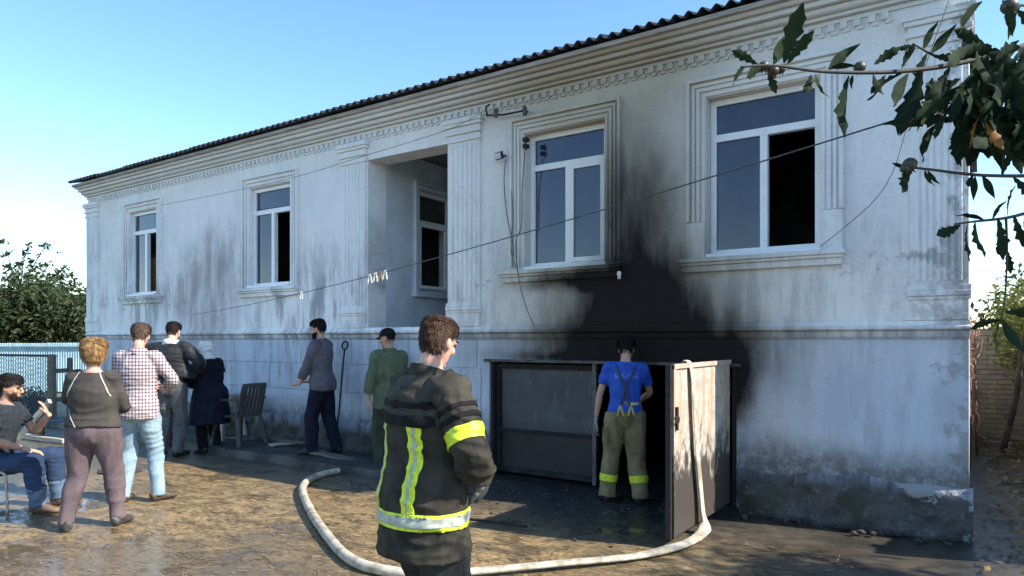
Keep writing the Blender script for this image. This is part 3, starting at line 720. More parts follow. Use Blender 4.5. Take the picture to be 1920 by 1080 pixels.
def add_hand(mb, wr, d, n, side, s=1.0, curl=25, spread=7, thumb=40):
    """wr wrist, d direction of the fingers, n palm normal, side +1 puts the thumb on d x n"""
    d = Vector(d).normalized(); n = Vector(n); n = (n-d*n.dot(d)).normalized(); x = d.cross(n)*side
    loft(mb,[wr-d*.02*s,wr+d*.02*s,wr+d*.06*s,wr+d*.095*s],[(.026*s,.019*s),(.034*s,.017*s),(.042*s,.015*s),(.040*s,.012*s)],12,3,ref=x)
    for i,(o,l) in enumerate(((.031,.072),(.0105,.082),(-.0105,.076),(-.031,.060))):
        base = wr+d*.085*s+x*o*s; a = R(spread*(1.5-i)); fd = (d*math.cos(a)+x*math.sin(a)).normalized()
        pts = [base]; ang = R(curl*.5); p = base
        for k,seg in enumerate((.45,.32,.23)):
            dirv = fd*math.cos(ang)+n*math.sin(ang); p = p+dirv*l*seg*1.05*s; pts.append(p); ang += R(curl)
        loft(mb,pts,[.0095*s,.009*s,.0082*s,.0062*s],8,3,ref=n)
    tb = wr+d*.025*s+x*.030*s; td = (d*math.cos(R(thumb))+x*math.sin(R(thumb))+n*.25).normalized(); t2 = (td+d*.5+n*.2).normalized()
    loft(mb,[tb,tb+td*.035*s,tb+td*.035*s+t2*.032*s,tb+td*.035*s+t2*.055*s],[.015*s,.012*s,.010*s,.007*s],8,3,ref=n)

TORSO = [(.80,.06,.06,0),(.84,.13,.10,-.012),(.92,.168,.118,-.016),(1.0,.158,.108,-.004),(1.08,.144,.100,.004),(1.2,.156,.112,.004),(1.3,.172,.118,0),(1.38,.176,.104,-.006),(1.44,.145,.080,-.012),(1.48,.078,.066,-.014),(1.53,.055,.057,-.006),(1.58,.052,.054,.008)]
class Pose:
    def __init__(s, H=1.75, lean=0, side=0, twist=0, fat=1.0, pelvis=(0,0,0), feet=((-.11,0),(.11,0)), toes=(8,-8), foot_z=(0,0), wrists=None, elbow=((-1,-.6,-.2),(1,-.6,-.2)),
                 knee=((0,1,0),(0,1,0)), head=(0,0), neck=0, hand=None, shrug=0, hk=1.0):
        s.k = H/1.75; k = s.k; s.hk = hk; s.fat = fat; s.pel = Vector(pelvis)
        s.lean, s.side, s.twist = R(lean), R(side), R(twist)
        s.hips = [s.pel+Vector((sx*.088*k*fat**.5,0,.90*k)) for sx in (-1,1)]
        s.ank, s.kneep, s.toe = [], [], []
        for i in (0,1):
            a = Vector((feet[i][0],feet[i][1],.085*k+foot_z[i])); kn, a = ik(s.hips[i], a, .425*k, .405*k, knee[i]); s.ank.append(a); s.kneep.append(kn)
            s.toe.append(Vector((math.sin(R(toes[i]))*-1, math.cos(R(toes[i])), 0)))
        c140, r140 = s.spine(1.415); s.sh = [c140+r140@Vector((sx*.178*k,-.012*k,shrug*k)) for sx in (-1,1)]
        wrists = wrists or ((-.27,.02,.86),(.27,.02,.86)); s.el, s.wr = [], []
        for i in (0,1):
            e, w_ = ik(s.sh[i], s.pel+Vector(wrists[i])*k, .285*k, .265*k, elbow[i]); s.el.append(e); s.wr.append(w_)
        s.hand = hand or (None,None)
        c, r = s.spine(1.535); s.Mh = Matrix.Translation(c) @ (r @ Matrix.Rotation(-R(neck),3,'X') @ Matrix.Rotation(R(head[0]),3,'Z') @ Matrix.Rotation(-R(head[1]),3,'X')).to_4x4()
    def spine(s, z):
        k = s.k; z0 = .95; p = Vector((0,0,min(z,z0)*k)); n = 24; a = 0
        if z > z0:
            dz = (z-z0)/n
            for i in range(n):
                f = min(1,(i+.5)*dz/.42); al, si = s.lean*f, s.side*f
                p = p+Vector((math.sin(si)*math.cos(al),math.sin(al),math.cos(al)*math.cos(si)))*dz*k
            f = min(1,(z-z0)/.42)
        else: f = 0
        rot = Matrix.Rotation(s.twist*f,3,'Z') @ Matrix.Rotation(s.side*f,3,'Y') @ Matrix.Rotation(-s.lean*f,3,'X')
        return s.pel+p, rot
    def torso(s, mb, z0, z1, inf=0, prof=None, flare=0, n=20, dscale=1.0):
        zs = [z0]+[t[0] for t in TORSO if z0+.015 < t[0] < z1-.015]+[z1]; T = np.array(TORSO); pts, rad, u = [], [], None
        for z in zs:
            w_, d_, yo = [float(np.interp(z,T[:,0],T[:,i])) for i in (1,2,3)]
            if z < .92 and inf > .005 and z1 > 1.2: w_, d_, yo = max(w_,.165), max(d_,.112), -.014
            f = 1+(s.fat-1)*min(1,max(0,(1.42-z)/.2)); g = inf+(flare*max(0,(1.15-z)/.4) if flare else 0)+(.012*min(1,max(0,(1.10-z)/.12)) if inf > .0135 and z1 > 1.2 else 0)
            if prof: g += float(np.interp(z,[q[0] for q in prof],[q[1] for q in prof]))
            c, r = s.spine(z); pts.append(c+r@Vector((0,yo*s.k,0))); rad.append(((w_*f+g)*s.k,(d_*f*dscale+g*.9)*s.k)); u = u or r@Vector((1,0,0))
        k = len(mb.v); loft(mb,pts,rad,n,3,ref=s.spine(z0)[1]@Vector((1,0,0)))
    def arm(s, mb, i, inf=0, t_end=1.0, cuff=0, body=False):
        k = s.k; c, r = s.spine(1.425); a0 = c+r@Vector(((-.10,.10)[i]*k,-.012*k,0)); S, E, W = s.sh[i], s.el[i], s.wr[i]
        st = [(a0,.050),(S+(a0-S)*.15+Vector((0,0,.004)),.062),(S.lerp(E,.3),.053),(S.lerp(E,.65),.047),(E,.043),(E.lerp(W,.3),.043),(E.lerp(W,.7),.035),(W,.028)]
        tt = [-.3,0,.15,.325,.5,.65,.85,1.0]
        pts, rad = [], []
        for (p,q),t in zip(st,tt):
            if t <= t_end+1e-6: pts.append(p); rad.append((q*(.94+.06*s.fat)+inf*(1 if t>0 else .55)+(cuff*max(0,(t-.5)/.5)))*k)
        if body: pts.append(W+(W-E).normalized()*.02*k); rad.append(.027*k)
        loft(mb,pts,rad,14,4,ref=(0,1,0))
    def leg(s, mb, i, inf=0, t_end=1.0, wide=0, n=14):
        k = s.k; H_, K, A = s.hips[i], s.kneep[i], s.ank[i]; down = Vector((0,0,-1))
        st = [(H_+Vector((0,0,.06*k)),.09,-.1),(H_,.094,0),(H_.lerp(K,.3),.086,.15),(H_.lerp(K,.7),.069,.35),(K,.058,.5),(K.lerp(A,.3)+Vector((0,-.008,0)),.057,.65),(K.lerp(A,.7),.044,.85),(A,.040,1.0)]
        pts, rad = [], []
        for p,q,t in st:
            if t <= t_end+1e-6: pts.append(p); rad.append((q*(1+(s.fat-1)*(.95 if t<.3 else .6))+inf+wide*max(0,t))*k)
        if t_end >= 1.05: d = (A-K).normalized(); pts.append(A+d*.035*k); rad.append((.042+inf+wide)*k)
        loft(mb,pts,rad,n,4,ref=(1,0,0))
    def foot(s, mb, i, inf=0, boot=0):
        k = s.k; A, t = s.ank[i], s.toe[i]; x = Vector((t.y,-t.x,0)); z = A.z-.085*k
        if inf < 0: k = k*.88
        def P(f,h): return Vector((A.x,A.y,0))+t*f*k+Vector((0,0,z+h*k))
        loft(mb,[P(-.075,.045),P(-.06,.048),P(0,.050),P(.07,.042),P(.13,.032),P(.185,.026),P(.205,.024)],[(.018,.03),(.034+inf,.045+inf*.5),(.036+inf,.048+inf),(.042+inf,.040+inf),(.046+inf,.030+inf*.5),(.036+inf,.024+inf*.3),(.012,.012)],14,4,ref=x)
        loft(mb,[P(-.005,.05),P(-.01,.11+boot)],[.046+inf,.044+inf],12,3,ref=x)
    def body(s, voxel):
        mb = MB(); s.torso(mb,.80,1.575,-.012)
        for i in (0,1):
            s.arm(mb,i,-.006,1.0,body=True); s.leg(mb,i,-.022); s.foot(mb,i,-.006)
            h = s.hand[i] or {}
            E, W = s.el[i], s.wr[i]; d = Vector(h.get('dir',(W-E))); nrm = Vector(h.get('palm',((1,-1)[i],0,0)))
            add_hand(mb, W, d, nrm, h.get('side',(1,-1)[i]), s.k, h.get('curl',25), h.get('spread',7), h.get('thumb',40))
        c0, r0 = s.spine(1.47); loft(mb,[c0,s.Mh@Vector((0,-.012,.0)),s.Mh@Vector((0,-.012,.05))],[.060*s.k,.052*s.k,.052*s.k],14,3)
        add_head(mb, s.Mh, s.k*s.hk)
        return remesh(mb, voxel, 3, .45)

def cloth(name, c1, c2=None, sc=9, rough=.85, bump=.25, weave=320, sheen=0):
    m, b, p = new_mat(name); v = b.objco(); c2 = c2 or tuple(x*.72 for x in c1)
    n = b.noise(v, sc, 5, .62); b.put(p.inputs['Base Color'], b.mix(b.step(n,.35,.68), c1, c2)); p.inputs['Roughness'].default_value = rough
    p.inputs['Specular IOR Level'].default_value = .15; p.inputs['Sheen Weight'].default_value = sheen
    b.put(p.inputs['Normal'], b.bump(b.math('ADD', b.noise(v,weave,2,.5), b.math('MULTIPLY', b.noise(v,26,4,.6),2.0)), bump, .006)); return m
def skin_mat(name, c=(.58,.36,.26)):
    m, b, p = new_mat(name); v = b.objco(); n = b.noise(v, 14, 4, .6)
    b.put(p.inputs['Base Color'], b.mix(b.step(n,.35,.7), c, (c[0]*.86,c[1]*.74,c[2]*.70))); p.inputs['Roughness'].default_value = .55
    p.inputs['Subsurface Weight'].default_value = .12; p.inputs['Subsurface Radius'].default_value = (.012,.005,.003)
    b.put(p.inputs['Normal'], b.bump(b.noise(v,120,3,.6),.15,.003)); return m
def hair_mat(name, c1, c2):
    m, b, p = new_mat(name); v = b.objco(); n = b.noise(b.scale(v,(1,1,.35)), 60, 4, .6)
    b.put(p.inputs['Base Color'], b.mix(b.step(n,.35,.65), c1, c2)); p.inputs['Roughness'].default_value = .7; p.inputs['Specular IOR Level'].default_value = .2; return m
SK = skin_mat('skin_light', (.56,.34,.25)); SK2 = skin_mat('skin_tan', (.48,.29,.20))
HAIR_BR = hair_mat('brown_hair',(.085,.045,.024),(.030,.016,.010)); HAIR_DK = hair_mat('dark_hair',(.020,.015,.012),(.009,.008,.007)); HAIR_BL = hair_mat('dark_blond_hair',(.36,.21,.085),(.13,.070,.030)); HAIR_GY = hair_mat('grey_brown_hair',(.12,.085,.06),(.05,.036,.028))
EYE = mat('dark_eye',(.012,.010,.009),(.02,.016,.012),9,.2,0)
SHORT = dict(len=.030,vol=.010,n=2200,lift=.5)
class Person:
    def __init__(s, label, loc, turn, pose, voxel=.0075, skin=SK, hair=(HAIR_DK,SHORT), eyes=False, brows=None, group=None):
        s.root = tag(empty('person', (loc[0],loc[1],loc[2] if len(loc)>2 else 0), YAW-R(turn)), label, 'person', group); s.p = pose; s.vox = voxel
        me = pose.body(voxel); me.materials.append(skin); s.body = link('body', me, s.root, False)
        if hair: hair_mesh(pose.Mh, pose.k*pose.hk, hair[1], hash(label)%99 if False else len(label)).build('hair', hair[0], s.root, True, False)
        if eyes:
            for sx in (-1,1):
                MB().ball(tuple(pose.Mh@(Vector((sx*.031,.079,.107))*pose.k)),(.013*pose.k,.010*pose.k,.0055*pose.k),M=pose.Mh.to_3x3()).build('eye', EYE, s.root, True, False)
                if brows:
                    q = MB(); loft(q,[pose.Mh@(Vector((sx*x,y,.127+z))*pose.k) for x,y,z in ((.012,.096,0),(.03,.096,.004),(.05,.084,-.002))],[(.004,.004),(.006,.005),(.003,.003)],8,3); q.build('eyebrow', brows, s.root, True, False)
    def garment(s, name, fn, m_, amp=.004, freq=20, seed=1, voxel=None, smooth=5, aniso=(1,1,1.8), label=None, mask=None):
        mb = MB(); fn(mb); me = remesh(mb, voxel or .010, smooth)
        if amp: wrinkle(me, amp, freq, seed, aniso, mask)
        me.materials.append(m_); me.shade_smooth(); o = link(name, me, s.root, False)
        if label: o['label'] = label
        return o
    def part(s, name, mb, m_, smooth=True): return mb.build(name, m_, s.root, smooth, False)
    def top(s, m_, hem=.80, inf=.022, sleeve=1.0, collar=1.475, cuff=.006, amp=.005, name='jacket', flare=.0, seed=3, sinf=None, freq=20, prof=None, voxel=None, dscale=1.0):
        def f(mb):
            s.p.torso(mb,hem,collar,inf,flare=flare,prof=prof,dscale=dscale)
            for i in (0,1): s.p.arm(mb,i,inf*.75 if sinf is None else sinf,sleeve,cuff)
        return s.garment(name,f,m_,amp,freq,seed,voxel)
    def trousers(s, m_, inf=.014, wide=.012, top=1.03, amp=.006, seed=5, name='trousers', t_end=1.05, freq=18, voxel=None):
        def f(mb):
            s.p.torso(mb,.80,top,inf*.45)
            for i in (0,1): s.p.leg(mb,i,inf,t_end,wide)
        return s.garment(name,f,m_,amp,freq,seed,voxel,aniso=(1,1,1.5))
    def shoes(s, m_, boot=.0, inf=.006):
        for i in (0,1):
            mb = MB(); s.p.foot(mb,i,inf,boot); me = remesh(mb,.007,4); me.materials.append(m_); link('shoe', me, s.root, False)
    def collar(s, m_, h=.05, r=.075, z=1.47, tilt=0, name='collar', open_=0, th=.012):
        """upstanding collar ring, gap towards the throat"""
        c, ro = s.p.spine(z); mb = MB(); n = 28; k = s.p.k
        A = np.linspace(open_, 2*math.pi-open_, n)
        V = []
        for (rr, zz) in ((r+.028,-.035),(r+.006,h*.55),(r+.004,h),(r-.008,h),(r-.006,h*.5),(r+.004,-.03)):
            for a in A: V.append(c+ro@(Vector((rr*math.sin(a)*1.12, rr*math.cos(a)-.012, zz+tilt*math.cos(a)))*k))
        F2 = [(i*n+j,i*n+j+1,((i+1)%6)*n+j+1,((i+1)%6)*n+j) for i in range(6) for j in range(n-1)]
        F2 += [tuple(i*n for i in range(6)), tuple(i*n+n-1 for i in range(5,-1,-1))]
        return mb.add(V,F2).build(name, m_, s.root, True, False)
    def band(s, src, planes, m_, off=.004, name='reflective_stripe', keep=None):
        """strip cut out of a garment's own surface between planes, standing proud of it"""
        bm = bmesh.new(); bm.from_mesh(src.data)
        for co, no in planes:
            bmesh.ops.bisect_plane(bm, geom=bm.verts[:]+bm.edges[:]+bm.faces[:], dist=1e-6, plane_co=co, plane_no=no, clear_outer=True)
        if keep:
            bad = [f for f in bm.faces if not keep(f.calc_center_median(), f.normal)]; bmesh.ops.delete(bm, geom=bad, context='FACES')
        if not bm.faces: bm.free(); return None
        bm.normal_update(); nn = {v:v.normal.copy() for v in bm.verts}
        for v in bm.verts: v.co += nn[v]*off
        me = bpy.data.meshes.new(name); bm.to_mesh(me); bm.free(); me.materials.clear(); me.materials.append(m_); me.shade_smooth()
        o = link(name, me, s.root, False); md = o.modifiers.new('th','SOLIDIFY'); md.thickness = off*.9; md.offset = -1
        return o
# ------------------------------------------------------------------ the people in the yard
def refl_mat():
    m, b, p = new_mat('reflective_tape'); v = b.objco(); n = b.noise(v, 40, 4, .6); X,Y,Z = b.xyz(v)
    b.put(p.inputs['Base Color'], b.mix(b.step(n,.4,.66), (.66,.80,.03), (.46,.58,.03))); p.inputs['Roughness'].default_value = .45
    b.put(p.inputs['Normal'], b.bump(b.noise(v,60,3,.6),.3,.004)); return m
YEL = refl_mat(); SILV = mat('silver_tape',(.46,.48,.40),(.33,.35,.27),30,.4,.3,.004)
BLK = cloth('black_tape',(.012,.012,.013))
# --- firefighter in the foreground
def firefighter_front():
    loc = at_depth(800,900,3.12); loc.z = 0
    p = Pose(H=1.71, hk=.95, lean=5, twist=-4, feet=((-.15,.02),(.15,-.04)), toes=(12,-12), wrists=((-.06,.16,1.0),(.20,.16,.985)), elbow=((-.6,.1,-1),(1,-.55,-.2)), head=(20,6), neck=8, hand=({'dir':(.3,-.1,-.9)},{'dir':(-.5,.5,-.5),'curl':40}))
    P = Person('firefighter in black turnout coat with yellow reflective stripes, seen from behind, nearest the camera', loc, 50, p, .006, SK,
               (HAIR_BR, dict(len=.024,vol=.010,n=6000,lift=.28,side=.128,back=.0,top=-.3)), eyes=True, brows=HAIR_BR)
    coat_m = cloth('turnout_cloth',(.050,.044,.032),(.018,.017,.015),7,.78,.35)
    def f(mb):
        p.torso(mb,.668,1.47,.036,prof=((.66,.034),(.8,.024),(.92,.016),(1.0,.022),(1.08,.032),(1.2,.022),(1.28,.014),(1.36,.012),(1.44,.0),(1.5,-.02)),dscale=1.15)
        for i in (0,1):     # puffed shoulders of the coat
            mb.ball(tuple(p.sh[i]+Vector((0,0,-.01))),(.088,.098,.085),14,9)
    coat = P.garment('coat', f, coat_m, .0055, 15, 11, .009, 5)
    sl_ = []
    for i in (0,1):
        sl_.append(P.garment('sleeve', lambda mb,i=i: p.arm(mb,i,.040,.97,.012), coat_m, .0075, 20, 14+i, .009, 5))
    # cape panel over the shoulders
    zc = 1.262*p.k
    yoke = P.band(coat, [((0,0,zc),(0,0,-1)),((0,0,1.47*p.k),(0,0,1))], cloth('turnout_yoke',(.058,.052,.038),(.026,.024,.019),7,.76,.35), .012, 'shoulder_cape',
                  keep=lambda c,n: True)
    core = lambda c,n: abs(c.x) < .27*p.k and (c.y < .02 or n.y > -.3 or True)
    arm_c = lambda c,n: (c-p.sh[1]).length < .62
    S, E = p.sh[1], p.el[1]; ad = (E-S).normalized()
    def near_axis(c): 
        t = (c-S).dot(ad); return (c-S-ad*t).length < .115 and t > .03
    torso_only = lambda c,n: not near_axis(c) and not ((c-p.sh[0]-((p.el[0]-p.sh[0]).normalized())*((c-p.sh[0]).dot((p.el[0]-p.sh[0]).normalized()))).length < .112 and (c.x < -.2))
    # dark bands of the cape
    for z0,z1 in ((1.262,1.305),(1.335,1.36)):
        P.band(coat, [((0,0,z0*p.k),(0,0,-1)),((0,0,z1*p.k),(0,0,1))], BLK, .016, 'dark_band', keep=lambda c,n: c.y < .06 and c.x < .19 and (n.y < .45))
    # hem band: yellow with a silver centre line
    back_p = lambda c,n: abs(c.x) < .33
    zh = .815
    P.band(coat, [((0,0,zh*p.k),(0,0,-1)),((0,0,(zh+.068)*p.k),(0,0,1))], YEL, .006, 'reflective_stripe')
    P.band(coat, [((0,0,(zh+.013)*p.k),(0,0,-1)),((0,0,(zh+.056)*p.k),(0,0,1))], SILV, .009, 'silver_line')
    for x in (-.115,.115):
        P.band(coat, [((x-.027,0,0),(-1,0,0)),((x+.027,0,0),(1,0,0)),((0,0,(zh+.069)*p.k),(0,0,-1)),((0,0,1.262*p.k),(0,0,1)),((0,-.02,0),(0,1,0))], YEL, .006, 'reflective_stripe')
        P.band(coat, [((x-.006,0,0),(-1,0,0)),((x+.006,0,0),(1,0,0)),((0,0,(zh+.069)*p.k),(0,0,-1)),((0,0,1.255*p.k),(0,0,1)),((0,-.02,0),(0,1,0))], SILV, .009, 'silver_line')
    for i in (0,1):
        S_, E_ = p.sh[i], p.el[i]; a = (E_-S_).normalized(); nx = lambda c,n,S_=S_,a=a: ((c-S_)-a*((c-S_).dot(a))).length < .14
        L = (E_-S_).length
        for (t0,t1,m_,nm,of) in ((.68,.90,YEL,'reflective_stripe',.005),(.50,.57,BLK,'dark_band',.005),(.34,.41,BLK,'dark_band',.005)):
            P.band(sl_[i], [(S_+a*L*t0,-a),(S_+a*L*t1,a)], m_, of, nm, keep=nx)
    P.collar(coat_m, .056, .085, 1.45, tilt=-.02, open_=.35)
    P.collar(mat('pale_collar_lining',(.42,.38,.33),(.26,.23,.20),20,.9), .050, .073, 1.46, tilt=-.02, open_=.4, name='collar_lining')
    tr = P.trousers(cloth('turnout_trousers',(.040,.040,.036),(.022,.022,.020),6,.8,.35), .040, .02, 1.0, .010, 8, freq=13)
    P.shoes(mat('black_boot',(.015,.015,.015),None,8,.4), .06, .012)
    g = MB(); add_hand(g, p.wr[1], (-.5,.5,-.5), (-1,0,0), -1, 1.14, 40); me = remesh(g,.006,2); me.materials.append(cloth('grey_glove',(.22,.215,.20))); link('glove', me, P.root, False)
firefighter_front()
# --- firefighter in the doorway
def firefighter_gate():
    loc = on_ground(1172,942); loc.z = 0
    p = Pose(H=1.63, lean=14, twist=-3, side=2, feet=((-.17,.05),(.14,-.05)), toes=(16,-8), wrists=((-.325,.06,.79),(.12,.30,1.0)), elbow=((-1,-.5,0),(1,-.2,-.5)), head=(-4,14), neck=8, hand=({'curl':30},None))
    P = Person('firefighter in blue T-shirt, braces and tan trousers stepping into the open garage', loc, 6, p, .0075, SK2, (HAIR_DK, dict(len=.032,vol=.012,n=2200,back=-.012,side=.09)))
    m, b, pr = new_mat('blue_tshirt'); v = b.objco(); X,Y,Z = b.xyz(v)
    c = b.mix(b.step(b.noise(v,9,5,.6),.35,.68), (.020,.085,.42), (.012,.05,.28))
    msk = b.math('MULTIPLY', b.step(b.math('ABSOLUTE', b.math('SUBTRACT', Z, 1.245)), .030,.022,0,1), b.step(b.math('ABSOLUTE', X), .12,.115,0,1)); msk = b.math('MULTIPLY', msk, b.step(b.noise(b.scale(v,(1,.2,.7)),62,2,.5),.50,.53)); msk = b.math('MULTIPLY', msk, b.step(Y,.08,.07,0,1))
    b.put(pr.inputs['Base Color'], b.mix(msk,c,(.12,.20,.46))); pr.inputs['Roughness'].default_value=.85
    b.put(pr.inputs['Normal'], b.bump(b.noise(v,30,4,.6),.3,.006))
    P.top(m, .94, .014, .44, 1.475, .012, .0045, 't_shirt', seed=21, sinf=.016)
    tan = cloth('tan_bunker_cloth',(.255,.205,.105),(.165,.130,.066),6,.85,.35)
    tr = P.trousers(tan, .034, .012, 1.06, .0065, 31, freq=13)
    for i in (0,1):
        K, A = p.kneep[i], p.ank[i]; d = (A-K).normalized(); L = (A-K).length
        P.band(tr, [(K+d*L*.50,-d),(K+d*L*.68,d)], YEL, .006, 'reflective_stripe', keep=lambda c,n,i=i: (c.x>(p.kneep[0].x+p.kneep[1].x)/2)==(i==1))
    # braces: an X across the back, loops at the waist
    sb = cloth('grey_braces',(.06,.075,.12),(.04,.05,.09))
    def back(x,z): 
        c,r = p.spine(z); T=np.array(TORSO); d_=float(np.interp(z,T[:,0],T[:,2])); w_=float(np.interp(z,T[:,0],T[:,1]))
        return c+r@(Vector((x,-(d_+.024)*math.sqrt(max(.05,1-(x/(w_+.03))**2)),0))*p.k)
    for sx in (-1,1):
        pts = [back(sx*x,z) for x,z in ((.055,1.01),(.028,1.10),(.004,1.19),(-.045,1.29),(-.085,1.38),(-.10,1.43))]
        mb = MB(); mb.tube(catmull(pts,4), .013, 8, ref=(0,1,0), ry=.004); P.part('brace', mb, sb)
        for dx in (-.02,.02):
            mb = MB(); mb.tube([back(sx*.055,1.03),back(sx*.055+dx,.97)+Vector((0,-.022,0)),back(sx*.055+dx*1.6,.93)+Vector((0,-.03,0))], .011, 6, ref=(0,1,0), ry=.004); P.part('brace_tab', mb, cloth('ochre_webbing',(.55,.42,.14)))
    mb = MB(); mb.tube([back(x,1.045)+Vector((0,-.012,0)) for x in (.05,.08,.11,.135)], .016, 6, ref=(0,1,0), ry=.004); P.part('waist_strap', mb, cloth('pale_webbing',(.60,.56,.34)))
    # cargo pocket on the left thigh
    H_,K = p.hips[0],p.kneep[0]; c = H_.lerp(K,.45)+Vector((-.085,-.045,0)); P.part('pocket', MB().obox(c,Vector((.02,-.06,0)),Vector((.045,.022,0)).normalized()*.018,Vector((0,0,.075))), tan, False)
    P.shoes(mat('dark_boot',(.02,.018,.016),None,8,.5), .03, .010)
    g = MB(); w_ = p.wr[0]; d = (w_-p.el[0]).normalized(); add_hand(g, w_, d, (1,0,0), 1, 1.17, 30); me = remesh(g,.006,2); me.materials.append(cloth('work_glove',(.12,.12,.125),(.30,.29,.27),20)); link('glove', me, P.root, False)
firefighter_gate()
# --- woman in dark grey top
def woman():
    loc = on_ground(176,990); loc.z = 0
    p = Pose(H=1.59, fat=1.34, lean=-2, side=1, feet=((-.19,-.06),(.15,.10)), toes=(38,-10), wrists=((-.22,.30,1.36),(.10,.27,1.08)), elbow=((-.55,-.1,-1),(.8,-.5,-.8)), head=(14,4), hand=({'dir':(-.75,.35,.45),'palm':(.2,.5,.8),'curl':12,'spread':9},None), shrug=-.01)
    P = Person('woman with short blond hair in charcoal long-sleeved top and mauve trousers', loc, -4, p, .0065, SK, (HAIR_BL, dict(len=.055,vol=.026,n=5200,lift=.28,side=.06,back=.004,front=.155,comb=(0,-.2,-1))))
    top = P.top(cloth('charcoal_jersey',(.062,.055,.048),(.042,.038,.034),8,.85,.25), .94, .018, 1.0, 1.465, .004, .0050, 'top', seed=41, freq=17)
    pip = mat('pale_piping',(.50,.47,.42),None,20,.8,0)
    def surf(x,z,back_=True,off=.006):
        c,r = p.spine(z); T=np.array(TORSO); w_,d_,yo=[float(np.interp(z,T[:,0],T[:,i])) for i in (1,2,3)]; f=1+(p.fat-1)*min(1,max(0,(1.42-z)/.2)); w_=w_*f+.016; d_=d_*f+.0144
        q = max(.02,1-(x/w_)**2); return c+r@(Vector((x,yo-(d_*math.sqrt(q)+off),0))*p.k)
    for sx in (-1,1):
        c0 = p.spine(1.36)[0]+Vector((sx*.138,0,0))*p.k; no = Vector((sx*.913,0,.408))
        P.band(top, [(c0+no*.004,no),(c0-no*.004,-no)], pip, .004, 'piping', keep=lambda c,n,sx=sx: c.x*sx > 0 and 1.24 < c.z/p.k < 1.48 and c.y < .05)
    c0 = p.spine(1.03)[0]+Vector((-.125,0,0))*p.k; no = Vector((.79,0,.61))
    P.band(top, [(c0+no*.004,no),(c0-no*.004,-no)], pip, .004, 'piping', keep=lambda c,n: c.x < -.05 and c.z/p.k < 1.12 and c.y < -.02)
    P.trousers(cloth('mauve_cotton',(.135,.100,.106),(.095,.070,.076),7,.85,.3), .016, .004, 1.04, .0058, 43, freq=13)
    P.shoes(mat('dark_trainer',(.035,.033,.034),(.09,.085,.08),14,.6))
woman()
# --- man in checked shirt
def plaid():
    m, b, p = new_mat('checked_cotton'); v = b.objco(); X,Y,Z = b.xyz(v)
    def lines(s_, f, w_): return b.step(b.math('ABSOLUTE', b.math('SUBTRACT', b.math('FRACT', b.math('MULTIPLY', s_, f)), .5)), w_, w_-.06, 0, 1)
    u = b.math('ADD', X, b.math('MULTIPLY', Y, .55)); lx_ = lines(u, 30, .24); lz_ = lines(Z, 30, .24)
    c = b.mix(b.math('MULTIPLY', lx_, .62), (.50,.45,.45), (.15,.08,.10)); c = b.mix(b.math('MULTIPLY', lz_, .62), c, (.17,.10,.13)); c = b.mix(b.math('MULTIPLY', b.math('MULTIPLY',lx_,lz_),.7), c, (.05,.03,.045))
    b.put(p.inputs['Base Color'], c); p.inputs['Roughness'].default_value=.85; p.inputs['Specular IOR Level'].default_value=.2
    b.put(p.inputs['Normal'], b.bump(b.noise(v,28,4,.6),.3,.006)); return m
def denim(name, c1, c2): return cloth(name, c1, c2, 5.5, .85, .35, 260)
def man_checked():
    loc = on_ground(258,940); loc.z = 0
    p = Pose(H=1.76, lean=3, fat=1.08, feet=((-.12,-.05),(.17,.06)), toes=(10,-30), wrists=((-.12,.32,1.14),(.14,.30,1.12)), elbow=((-1,-.3,-.5),(1,-.4,-.5)), head=(22,16), neck=8)
    P = Person('man in checked pink and white shirt and faded blue jeans, back turned', loc, 2, p, .0075, SK, (HAIR_GY, dict(len=.026,vol=.010,n=2200,back=.02)))
    P.top(plaid(), .82, .020, 1.0, 1.475, .004, .0048, 'shirt', seed=51)
    P.collar(P.root.children[-1].data.materials[0], .034, .068, 1.475, open_=.4)
    P.trousers(denim('faded_denim',(.27,.37,.43),(.17,.26,.33)), .014, .006, 1.03, .0058, 53, freq=14)
    P.shoes(mat('brown_shoe',(.10,.065,.04),(.05,.035,.025),14,.6))
man_checked()
